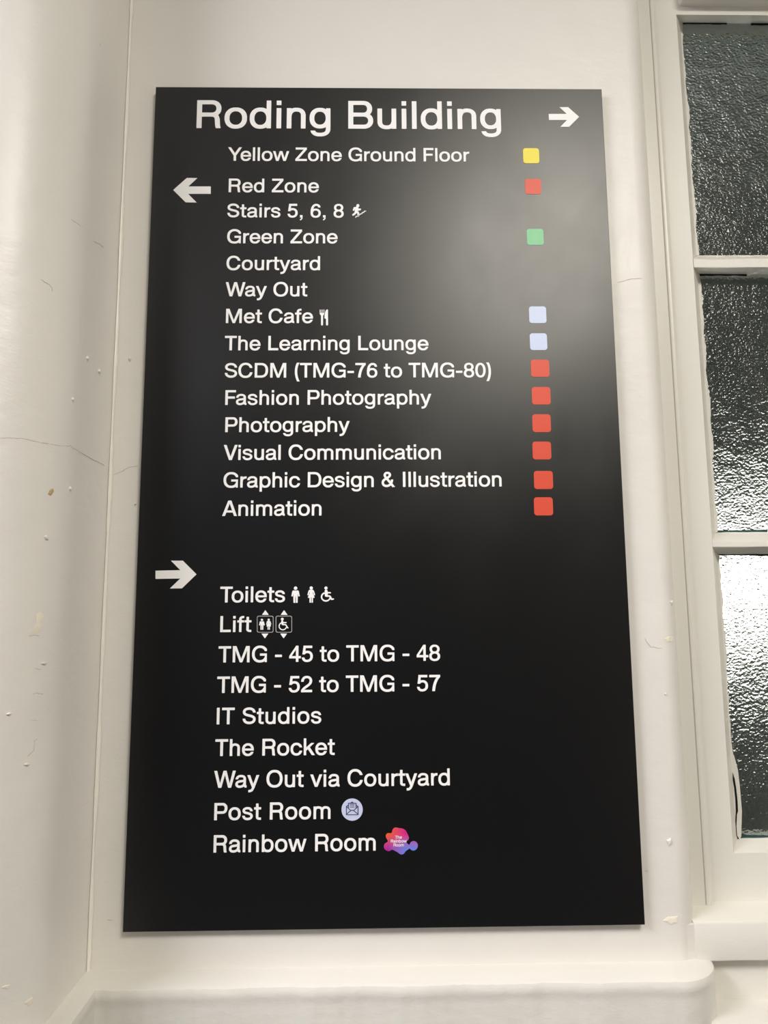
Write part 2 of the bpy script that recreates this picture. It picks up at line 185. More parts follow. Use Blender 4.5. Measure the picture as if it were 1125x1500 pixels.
GLYPHS={"I":[278,[[82,-3,191,-4,198,3,198,711,191,718,85,718,78,711,78,3]]],"L":[574,[[76,-3,545,-4,552,3,552,97,547,104,193,105,192,711,185,718,79,718,72,711,72,3]]],"T":[593,[[240,-3,351,-4,358,3,359,609,575,610,580,617,580,711,575,718,21,718,14,713,14,617,19,610,233,610,236,607,236,3]]],"F":[593,[[76,-3,185,-4,192,1,193,301,517,302,524,309,524,401,519,408,193,409,193,609,565,610,570,617,570,711,565,718,79,718,72,713,72,3]]],"Z":[630,[[36,-3,597,-4,603,0,604,97,599,104,184,105,596,615,596,711,592,717,49,718,43,714,42,617,47,610,444,609,32,99,32,3]]],"A":[685,[[8,-3,129,-4,133,-2,138,3,190,151,195,156,491,156,498,143,548,1,552,-3,675,-4,680,-1,678,13,430,679,418,711,411,718,277,718,268,711,8,13,5,1],[229,255,248,315,343,578,456,255]]],"V":[648,[[260,-3,385,-4,394,3,646,703,648,711,643,718,525,718,516,711,330,173,325,165,320,173,134,711,125,718,7,718,0,713,254,3]]],"W":[963,[[204,-3,325,-4,332,1,481,537,486,527,630,1,637,-4,755,-4,759,-2,766,11,956,707,954,715,949,718,835,718,828,713,706,227,696,189,693,188,550,713,543,718,418,717,410,703,269,187,136,709,127,718,13,718,9,716,6,711,196,15,200,1]]],"Y":[667,[[276,-3,387,-4,394,1,394,277,666,703,671,713,667,718,539,718,535,716,333,403,138,709,131,716,127,718,1,718,-4,715,-5,713,4,697,272,279,272,3]]],"M":[907,[[78,-3,181,-4,188,3,189,528,396,1,403,-4,503,-4,512,3,717,525,718,1,725,-4,827,-4,831,-2,834,3,834,711,832,715,827,718,677,718,670,713,462,167,453,150,238,711,229,718,81,718,77,716,74,711,74,3]]],"D":[741,[[76,-3,409,-4,467,4,499,12,525,22,563,42,593,64,639,112,660,143,678,179,688,205,700,251,708,319,706,421,694,489,686,515,670,553,639,602,592,651,563,672,525,692,485,706,431,716,409,718,79,718,73,714,72,3],[193,101,193,613,373,614,379,612,409,612,443,606,461,600,489,586,509,572,534,547,552,521,570,483,584,427,588,389,588,325,584,287,570,231,546,183,534,167,507,140,461,114,435,106,409,102,379,102,373,100]]],"P":[667,[[76,-3,185,-4,192,1,193,263,443,264,475,268,505,276,543,294,577,320,606,353,626,389,638,427,644,467,642,533,634,571,616,613,588,651,555,680,505,706,473,714,443,718,79,718,72,713,72,3],[193,369,193,613,417,614,441,612,463,606,481,596,493,586,508,565,520,535,524,509,522,459,514,429,508,417,493,396,475,382,443,370,417,368]]],"B":[704,[[76,-3,465,-4,497,0,541,12,577,30,603,50,635,86,654,121,664,155,668,183,666,241,658,277,640,315,620,341,589,369,620,409,636,447,644,491,644,537,636,581,620,619,600,647,566,679,553,688,515,706,483,714,453,718,79,718,73,714,72,3],[193,99,193,309,437,310,463,308,497,298,514,287,528,273,542,247,548,219,548,189,544,167,527,134,514,121,497,110,473,102,437,98],[193,413,193,615,427,616,451,614,467,610,488,599,505,582,516,563,524,529,524,499,516,465,497,437,487,428,467,418,451,414,427,412]]],"R":[704,[[76,-3,185,-4,192,1,192,289,195,292,433,292,457,288,477,280,487,270,494,259,502,227,512,87,518,45,528,1,535,-4,639,-4,645,0,628,91,620,217,614,255,602,295,576,337,615,376,638,415,646,437,652,467,654,527,646,573,628,615,606,645,585,666,568,679,525,702,493,712,451,718,79,718,73,714,72,3],[193,397,193,613,423,614,447,612,467,608,495,594,507,584,524,559,534,521,534,489,530,467,522,447,507,426,477,406,447,398,423,396]]],"C":[741,[[375,-19,437,-16,499,-2,545,18,596,53,632,89,664,133,692,193,708,255,701,262,589,262,582,253,572,219,556,187,539,162,515,136,495,120,467,104,433,92,397,86,339,88,303,96,283,104,255,120,235,136,211,162,194,187,178,219,168,247,156,307,154,387,160,433,174,485,194,527,211,552,235,578,275,606,303,618,353,628,397,628,447,618,467,610,495,594,528,565,556,527,576,483,581,478,695,478,702,483,692,521,664,581,632,625,597,660,559,688,515,710,471,724,419,732,331,732,271,722,235,710,205,696,153,660,109,614,74,559,58,521,46,481,40,449,34,395,36,295,48,225,58,193,74,155,86,133,117,90,153,54,172,39,205,18,235,4,271,-8,301,-14,331,-18]]],"G":[759,[[395,-19,459,-16,519,-4,557,10,589,26,613,42,616,41,616,3,621,-4,699,-4,706,3,706,377,701,384,401,384,395,380,394,289,399,282,613,282,616,279,616,241,614,233,598,199,577,168,553,142,539,130,507,110,479,98,447,90,419,86,371,86,325,94,287,108,250,131,222,157,192,199,176,233,162,283,156,329,156,385,162,431,168,457,176,481,192,515,213,546,250,583,287,606,325,620,371,628,419,628,465,620,507,604,539,584,553,572,584,537,598,515,608,491,613,486,699,486,706,491,706,569,683,604,645,646,605,678,557,704,519,718,495,724,441,732,349,732,317,728,271,718,233,704,201,688,159,658,128,629,107,604,86,573,66,533,46,469,36,393,38,297,42,267,52,221,66,181,86,141,107,110,128,85,159,56,185,36,201,26,253,2,317,-14,349,-18]]],"O":[778,[[389,-19,453,-16,511,-4,545,8,577,24,625,58,660,93,681,120,710,171,732,235,740,279,744,321,742,419,732,479,710,543,686,587,669,610,625,656,577,690,545,706,511,718,467,728,435,732,343,732,281,722,243,710,201,690,153,656,118,621,97,594,68,543,46,479,38,435,34,393,36,295,46,235,62,185,80,147,96,121,118,93,153,58,172,43,201,24,233,8,267,-4,311,-14,343,-18],[365,86,319,94,275,112,252,127,229,146,206,173,194,191,176,227,160,281,154,329,154,385,160,433,176,487,194,523,213,550,229,568,252,587,275,602,319,620,367,628,411,628,459,620,503,602,526,587,549,568,572,541,584,523,602,487,618,433,624,385,624,329,618,281,602,227,584,191,565,164,549,146,526,127,503,112,459,94,411,86]]],"S":[648,[[292,-5,373,-6,415,0,467,14,511,34,553,64,583,96,606,135,618,181,618,229,608,267,598,287,580,311,559,332,539,348,487,376,431,396,273,434,223,450,184,471,173,482,166,495,162,519,166,545,177,566,192,581,217,596,245,606,275,612,325,616,357,614,399,606,421,598,447,584,472,561,482,547,492,525,496,499,501,494,607,494,612,497,614,513,610,537,594,581,573,614,539,650,501,678,455,700,415,712,363,720,285,720,253,716,207,706,183,698,145,680,111,656,77,620,56,583,46,543,46,497,50,475,58,453,82,417,103,396,121,382,165,358,221,338,371,302,423,286,443,278,475,260,488,247,496,235,500,221,500,189,498,179,488,157,471,138,439,118,411,108,367,100,335,98,301,100,265,106,235,116,206,133,190,147,174,169,158,209,156,227,151,232,43,232,38,229,38,213,48,169,70,121,90,93,125,58,159,34,207,12,253,0]]],"&":[685,[[546,-19,560,-19,564,-15,565,-5,567,-4,661,-4,667,1,534,167,550,203,566,253,576,299,582,343,575,348,475,348,468,339,462,297,453,269,445,276,352,393,409,436,442,469,460,493,472,517,482,559,482,585,472,625,455,654,435,676,401,700,371,712,325,720,287,720,251,714,223,704,200,691,170,665,148,635,134,599,130,575,130,541,134,517,142,493,154,469,189,421,149,396,121,374,83,336,66,313,52,287,38,239,36,185,42,147,54,113,75,78,103,48,139,22,187,2,245,-8,291,-8,349,2,383,14,407,26,436,45,471,74],[249,96,225,100,201,108,180,121,169,132,156,155,150,175,148,189,148,219,154,245,162,261,182,287,207,308,237,328,257,338,367,204,401,159,382,137,341,110,299,98],[283,478,252,517,244,537,242,547,242,569,250,593,257,602,265,608,293,616,321,616,341,612,357,604,366,593,370,579,370,563,362,541,332,509,291,480]]],"(":[296,[[180,-193,293,-194,300,-189,252,-91,226,-17,208,51,198,101,188,169,182,237,182,287,180,293,186,413,202,515,228,607,244,647,268,695,289,727,283,732,169,732,158,723,126,653,104,587,88,521,74,433,68,365,68,237,76,149,86,85,106,-7,132,-89,166,-171,174,-187]]],")":[296,[[0,-193,113,-194,122,-187,158,-105,182,-35,206,63,220,149,228,237,228,365,216,477,196,573,176,637,138,723,127,732,13,732,7,727,28,695,52,647,68,607,82,563,94,513,106,445,114,365,116,293,114,287,114,237,108,169,98,101,88,51,70,-17,56,-59,30,-123,-4,-187]]],"-":[389,[[44,217,345,216,350,223,350,317,343,322,45,322,40,315,40,223]]],",":[278,[[85,-153,150,-129,194,-75,204,-13,204,113,199,120,85,120,78,115,78,1,85,-4,141,-4,144,-7,142,-31,125,-69,85,-90,80,-95,80,-147]]],"0":[556,[[254,-15,299,-16,315,-14,359,-2,402,23,442,61,474,107,500,165,518,237,526,309,526,389,518,461,500,533,474,591,442,637,401,676,359,700,327,710,299,714,241,712,197,700,154,675,113,636,82,591,56,533,38,461,30,389,30,309,38,237,56,165,82,107,114,61,155,22,197,-2,229,-12],[265,84,249,88,219,106,192,139,174,175,156,235,150,273,146,315,146,383,152,439,162,487,174,523,192,559,210,583,233,602,255,612,289,614,307,610,337,592,364,559,382,523,400,463,406,425,410,383,410,315,404,259,394,211,382,175,364,139,346,115,323,96,299,86]]],"2":[556,[[32,-3,519,-4,526,1,526,95,521,102,181,103,196,123,228,151,352,237,423,294,452,323,477,354,498,387,508,409,516,431,524,471,524,527,512,577,494,613,472,641,446,665,415,686,365,706,325,714,259,716,217,710,169,694,130,671,98,643,66,601,48,563,34,515,28,471,28,463,33,458,141,458,146,463,150,495,158,527,168,551,183,574,198,589,223,604,265,614,317,612,349,602,370,589,385,574,398,551,406,521,408,499,406,477,396,439,374,401,349,373,308,337,184,251,125,204,83,160,62,131,47,103,33,102,29,98,28,3]]],"4":[556,[[322,-3,426,-3,430,3,431,153,533,154,540,161,540,247,537,252,533,254,433,254,430,257,430,707,423,714,325,714,320,711,316,697,16,261,16,161,21,154,317,153,318,3],[127,255,126,257,148,291,317,544,317,255]]],"5":[556,[[224,-13,297,-14,343,-6,379,6,411,22,441,44,472,75,486,93,498,113,512,145,524,197,526,261,516,319,508,343,492,375,470,405,443,432,419,450,379,470,347,480,311,486,245,486,189,475,201,607,493,608,498,615,498,707,493,714,107,714,100,709,100,675,60,373,54,357,54,331,61,326,143,326,151,315,162,325,182,351,215,374,253,384,303,384,345,372,373,352,394,321,402,301,408,273,410,257,408,203,400,171,390,149,374,127,359,114,335,100,303,90,263,86,235,88,215,92,191,102,172,119,164,129,152,153,144,185,139,190,33,190,26,185,34,147,46,113,58,89,78,61,104,35,141,10,183,-6]]],"6":[556,[[250,-15,305,-16,349,-10,393,4,435,28,470,59,496,93,512,125,520,149,526,181,528,247,522,289,512,321,496,353,481,374,457,400,436,417,417,430,383,446,347,456,305,462,233,460,193,452,169,442,164,443,170,473,184,513,202,549,214,567,233,588,243,596,277,612,289,614,333,612,359,604,369,598,384,581,392,565,400,531,405,526,509,526,516,531,512,563,502,595,488,623,470,647,451,666,427,684,399,698,375,706,343,712,283,714,255,710,221,700,191,686,173,674,153,658,132,637,98,591,74,543,56,491,38,403,30,319,30,199,38,149,46,125,62,93,77,72,101,46,141,16,165,4,193,-6,233,-14],[261,80,227,88,203,100,182,117,164,141,152,167,146,191,144,205,146,255,152,279,164,305,182,329,202,345,227,358,249,364,263,366,295,366,331,358,355,346,375,330,385,318,394,305,408,273,414,241,414,205,408,173,402,157,394,141,374,115,355,100,325,86,295,80]]],"7":[556,[[160,-3,277,-4,284,1,294,89,308,173,320,231,338,297,354,345,378,405,426,497,463,552,498,597,511,608,521,608,526,613,526,707,521,714,37,714,30,709,30,615,35,608,361,607,322,551,284,487,242,397,212,311,188,219,170,119,158,23,157,1]]],"8":[556,[[248,-15,305,-16,351,-10,397,4,441,28,472,55,500,91,512,115,520,139,526,177,524,235,512,281,500,305,485,326,467,346,439,369,474,407,492,441,500,467,504,495,504,537,500,565,492,591,474,625,454,649,413,682,369,702,335,710,303,714,253,714,209,708,171,696,131,674,102,649,76,615,58,573,52,537,54,479,64,441,83,406,117,369,89,346,65,318,44,281,36,257,30,219,30,177,34,147,44,115,56,91,72,69,89,50,121,24,175,-2,217,-12],[259,78,217,88,191,102,169,122,152,151,144,183,144,213,148,233,160,261,170,275,191,294,217,308,261,318,295,318,327,312,366,293,386,275,396,261,404,245,412,213,412,183,408,163,396,135,387,122,359,98,339,88,309,80],[247,412,221,420,197,434,181,450,170,467,160,503,162,541,170,565,181,582,196,597,221,612,239,618,263,622,293,622,335,612,360,597,374,583,390,555,396,529,396,503,386,467,375,450,361,436,335,420,307,412]]],"n":[574,[[66,-3,167,-4,174,1,174,305,182,353,198,391,216,413,237,426,255,432,289,436,331,432,351,426,367,418,382,403,394,379,400,347,400,1,407,-4,505,-4,511,0,512,351,510,367,498,415,486,439,472,459,444,487,423,502,389,518,363,526,325,532,259,532,245,530,217,524,177,508,174,509,174,517,167,522,69,522,63,518,62,3]]],"h":[574,[[66,-3,167,-4,174,1,174,305,182,353,198,391,216,413,237,426,255,432,289,436,331,432,351,426,367,418,382,403,394,379,400,347,400,1,407,-4,505,-4,512,3,512,351,508,381,498,415,473,458,445,486,423,502,377,522,325,532,259,532,217,524,175,508,174,711,167,718,69,718,62,711,62,3]]],"m":[870,[[66,-3,167,-4,174,1,174,315,180,355,188,383,198,403,215,422,235,432,263,435,307,432,341,422,362,405,374,383,380,339,380,1,387,-4,483,-4,487,-2,490,3,490,307,496,357,504,383,512,399,525,416,547,430,563,434,581,435,625,432,649,426,665,418,678,407,686,395,692,379,696,357,696,1,703,-4,803,-4,808,3,808,359,802,397,794,421,780,447,751,480,721,502,697,514,673,522,619,532,553,532,515,524,479,508,458,493,439,475,419,492,389,510,349,524,317,530,301,532,235,532,203,526,175,515,167,522,67,522,62,515,62,3]]],"u":[574,[[256,-15,305,-16,335,-12,367,-4,397,10,399,9,401,0,407,-4,505,-4,512,1,512,515,507,522,407,522,400,517,400,213,394,171,378,129,368,115,355,102,335,90,299,82,249,84,225,90,209,98,196,109,186,123,178,145,174,169,174,517,167,522,69,522,62,517,62,167,68,129,74,107,86,81,99,62,123,36,143,20,193,-4,229,-12]]],"r":[352,[[66,-3,167,-4,174,1,174,277,182,329,192,357,200,371,219,392,227,398,263,414,303,422,343,424,349,428,350,519,345,526,319,526,257,518,209,504,175,488,174,515,169,522,69,522,62,517,62,3]]],"o":[593,[[266,-15,325,-16,369,-10,419,6,455,26,473,40,504,71,526,101,546,143,558,189,562,217,562,299,560,315,552,355,540,389,530,409,500,451,479,472,460,487,417,512,363,528,335,532,257,532,241,530,211,524,181,514,149,498,121,478,88,445,74,427,54,391,42,359,36,333,30,289,30,229,34,195,48,141,72,93,94,65,113,46,151,18,179,4,207,-6,235,-12],[277,82,255,86,221,100,190,125,172,149,160,173,148,219,146,237,148,297,156,333,168,361,183,384,206,407,235,424,259,432,271,434,321,434,353,426,377,414,393,402,418,373,434,341,444,303,446,291,446,227,438,187,432,171,415,140,389,112,365,96,345,88,313,82]]],"b":[600,[[286,-15,343,-16,361,-14,401,-6,433,6,477,34,502,57,521,80,536,103,550,133,562,171,568,207,570,289,564,335,558,361,548,389,534,417,508,453,472,487,443,506,421,516,381,528,353,532,279,532,251,528,211,516,171,496,170,713,163,718,67,718,62,711,62,1,69,-4,163,-4,170,1,170,19,173,22,199,6,231,-6,259,-12],[297,82,265,90,245,100,219,122,202,143,188,171,178,207,174,235,176,299,180,321,190,351,208,383,228,405,243,416,273,430,293,434,339,434,365,428,395,412,414,395,434,367,448,335,456,299,458,235,454,205,444,171,426,137,401,110,387,100,355,86,333,82]]],"d":[600,[[254,-15,311,-16,351,-10,401,6,427,22,430,19,430,1,437,-4,531,-4,538,1,538,711,533,718,437,718,430,713,429,496,389,516,349,528,321,532,247,532,203,524,157,506,117,478,92,453,76,433,48,379,36,337,32,309,30,229,34,193,40,163,50,133,64,103,79,80,98,57,124,33,145,18,167,6,199,-6,227,-12],[265,82,233,90,213,100,199,110,184,125,170,143,156,171,146,207,142,235,144,299,148,321,158,351,176,383,196,405,211,416,241,430,261,434,307,434,333,428,363,412,382,395,402,367,416,335,424,299,426,235,422,205,412,171,394,137,369,110,355,100,323,86,301,82]]],"p":[600,[[66,-199,163,-200,170,-195,171,21,219,-2,271,-14,343,-16,385,-10,433,6,468,27,502,57,521,80,536,103,550,133,560,163,568,207,570,289,564,337,548,389,523,434,508,453,483,478,443,506,397,524,353,532,279,532,253,528,211,516,173,496,170,497,170,517,163,522,69,522,62,517,62,-193],[297,82,265,90,245,100,219,122,202,143,188,171,178,207,174,235,176,299,180,321,190,351,208,383,228,405,243,416,273,430,293,434,339,434,365,428,395,412,414,395,434,367,448,335,456,299,458,235,454,205,444,171,426,137,401,110,387,100,355,86,333,82]]],"g":[586,[[236,-207,315,-208,333,-206,367,-200,409,-186,452,-161,484,-131,500,-109,516,-75,524,-37,525,55,524,515,519,522,425,522,420,517,419,496,375,518,349,526,313,532,239,532,203,526,177,518,151,506,109,476,90,457,74,437,58,411,48,389,36,351,28,295,28,235,32,201,46,147,62,113,86,79,115,50,149,26,175,14,207,4,249,-2,303,-2,343,4,377,14,415,34,418,33,416,-31,408,-61,397,-78,388,-87,375,-96,351,-106,309,-114,275,-116,231,-112,207,-106,186,-95,173,-82,159,-58,59,-58,54,-61,54,-73,68,-109,86,-135,114,-163,139,-180,165,-192,199,-202],[259,96,231,102,203,116,180,137,164,159,148,197,142,227,140,243,142,305,154,351,166,375,188,403,211,420,235,430,253,434,299,434,333,424,353,412,368,399,386,375,398,351,408,315,412,287,412,243,408,213,396,175,379,146,359,124,339,110,321,102,291,96]]],"c":[556,[[260,-15,317,-16,361,-10,409,6,441,24,459,38,490,69,508,93,526,127,542,179,543,187,537,192,433,192,426,185,420,165,408,143,383,114,367,102,343,90,307,82,259,84,231,92,215,100,201,110,180,131,164,155,152,183,144,219,142,281,146,311,158,349,177,382,196,403,229,424,265,434,313,434,345,426,378,407,398,387,412,367,424,339,429,334,535,334,541,339,532,375,518,407,495,442,465,474,433,498,411,510,373,524,343,530,327,532,251,532,225,528,177,514,131,488,88,447,62,409,50,383,40,353,34,323,30,289,30,229,36,183,52,129,78,83,94,63,113,44,151,16,175,4,203,-6,243,-14]]],"e":[574,[[260,-15,317,-16,349,-12,395,0,429,16,467,44,495,74,514,101,528,129,538,159,531,164,423,164,398,129,380,111,361,98,343,90,319,84,273,82,249,86,219,98,200,111,182,129,160,163,148,197,145,219,543,220,550,227,550,301,542,345,524,397,499,438,461,478,427,502,387,520,329,532,251,532,223,528,173,512,130,487,90,449,60,405,40,353,32,309,30,229,36,183,52,129,78,83,113,44,151,16,175,4,203,-6,243,-14],[147,309,150,327,158,349,168,369,186,393,217,418,239,428,265,434,315,434,327,432,351,424,376,409,394,393,412,369,426,339,434,311,431,308]]],"a":[556,[[215,-15,253,-14,311,-4,361,14,401,38,427,14,455,0,487,-6,519,-6,526,-1,526,85,519,90,499,91,496,101,496,373,490,409,476,443,460,465,439,486,413,504,369,522,313,532,233,532,185,524,145,510,110,489,80,461,62,437,48,409,40,385,34,355,39,348,143,348,148,353,158,389,177,414,193,424,209,430,241,436,271,438,319,434,349,426,365,416,378,397,384,369,384,341,381,336,367,330,331,322,203,306,143,290,113,276,87,258,57,228,36,189,30,163,30,117,40,81,62,47,90,21,127,0,171,-12],[191,82,175,86,153,99,146,107,140,123,140,155,142,165,151,180,158,187,181,200,215,210,327,224,383,234,384,203,376,169,358,135,340,117,305,96,273,86,247,82]]],"s":[519,[[228,-15,281,-16,315,-12,365,0,405,18,433,38,461,68,476,93,486,129,486,171,476,207,458,235,423,268,375,294,345,295,340,305,327,310,179,344,153,356,146,367,146,395,154,409,167,420,201,432,225,436,257,438,303,432,341,414,358,395,364,383,368,363,373,358,471,358,476,361,478,373,468,413,452,443,427,472,397,496,367,512,333,524,289,532,217,532,189,528,137,514,105,498,77,476,55,450,42,425,36,401,36,361,42,337,59,308,83,284,121,262,155,250,249,230,327,208,361,190,372,177,376,163,376,137,372,123,363,110,333,92,315,86,277,80,221,82,201,86,181,94,160,111,150,125,144,137,138,163,133,168,33,168,27,164,32,131,42,103,60,71,83,44,119,16,147,2,187,-10]]],"t":[322,[[252,-7,307,-8,314,-3,314,81,307,88,237,90,213,94,202,101,200,109,200,423,203,426,312,427,316,433,316,517,309,522,201,523,200,671,193,676,95,676,90,669,89,523,15,522,10,519,8,515,8,431,15,426,87,426,90,423,90,93,106,55,132,27,165,8,213,-4]]],"f":[315,[[90,-3,189,-4,196,1,196,423,199,426,301,426,308,433,307,518,301,522,197,523,196,573,198,587,204,601,219,612,255,620,303,622,309,626,310,711,305,718,249,716,211,710,187,704,149,686,122,663,104,639,96,623,86,579,85,523,11,522,4,517,4,433,6,429,11,426,83,426,86,423,86,3]]],"i":[241,[[68,-3,169,-4,176,3,176,515,169,522,71,522,64,515,64,3],[68,601,169,600,174,603,176,607,176,711,173,716,169,718,71,718,66,715,64,711,64,607]]],"l":[241,[[68,-3,169,-4,176,3,176,711,169,718,71,718,64,711,64,3]]],"k":[556,[[66,-3,163,-4,170,1,170,181,241,250,247,246,400,27,424,-3,549,-4,555,1,330,335,339,346,513,504,522,513,522,517,517,520,389,520,179,334,171,330,170,711,163,718,69,718,62,711,62,3]]],"v":[530,[[208,-3,319,-4,328,3,518,489,527,515,523,520,411,520,402,513,265,139,128,513,119,520,9,520,4,517,12,489,198,13,202,3]]],"y":[530,[[60,-205,99,-206,121,-204,157,-198,187,-188,215,-174,239,-156,258,-137,282,-105,296,-79,310,-43,322,-33,522,499,527,515,523,520,411,520,402,513,271,149,262,165,129,514,121,520,9,520,4,517,4,513,18,475,212,-1,202,-29,186,-61,167,-84,147,-96,127,-102,97,-106,63,-106,57,-110,56,-199]]],"w":[815,[[168,-3,281,-4,288,1,403,367,405,367,414,343,520,1,527,-4,640,-3,646,5,656,35,806,511,805,516,799,520,695,520,686,513,598,201,583,153,581,153,470,513,461,520,345,520,338,513,336,507,227,154,222,161,128,513,119,520,10,519,7,515,10,501,156,23,162,5]]]}
KERN={"Ye":-75,"To":-85,"Wa":-50,"Vi":-20,"Po":-15,"Fa":-45,"ay":-10,"ty":-5,"ow":-10,"TM":-8,"AT":0,"ry":0,"vi":-5,"yb":0,"Fl":0,"ya":-10,"Ro":-5,"ck":-5,"ke":-12,"Ou":0}
LINES=[('Roding Building', -248.2, 998.73, 55.9, 4.4), ('Yellow Zone Ground Floor', -201.26, 951.81, 26.6, -2.5), ('Red Zone', -201.45, 907.21, 26.6, 2.8), ('Stairs 5, 6, 8', -201.49, 871.92, 26.6, 6.5), ('Green Zone', -200.95, 835.95, 26.6, -2.7), ('Courtyard', -200.87, 799.17, 26.6, 4.5), ('Way Out', -200.46, 763.44, 26.6, 3.0), ('Met Cafe', -201.03, 727.44, 26.6, 2.0), ('The Learning Lounge', -200.09, 691.15, 26.6, -0.0), ('SCDM (TMG-76 to TMG-80)', -199.85, 655.11, 26.6, -3.0), ('Fashion Photography', -199.4, 619.62, 26.6, 1.2), ('Photography', -198.6, 584.45, 26.6, -1.5), ('Visual Communication', -198.0, 548.9, 26.6, -4.1), ('Graphic Design & Illustration', -198.24, 514.02, 26.6, -3.5), ('Animation', -198.08, 478.6, 26.6, 1.0), ('Toilets', -198.44, 372.76, 26.6, 0.5), ('Lift', -199.06, 337.27, 26.6, 12.1), ('TMG - 45 to TMG - 48', -198.87, 301.35, 26.6, -0.8), ('TMG - 52 to TMG - 57', -199.56, 265.64, 26.6, -0.2), ('IT Studios', -200.78, 229.32, 26.6, 13.8), ('The Rocket', -200.05, 193.01, 26.6, 2.3), ('Way Out via Courtyard', -200.32, 157.04, 26.6, 3.5), ('Post Room', -200.93, 120.82, 26.6, 14), ('Rainbow Room', -200.84, 85.07, 26.6, 9.4)]
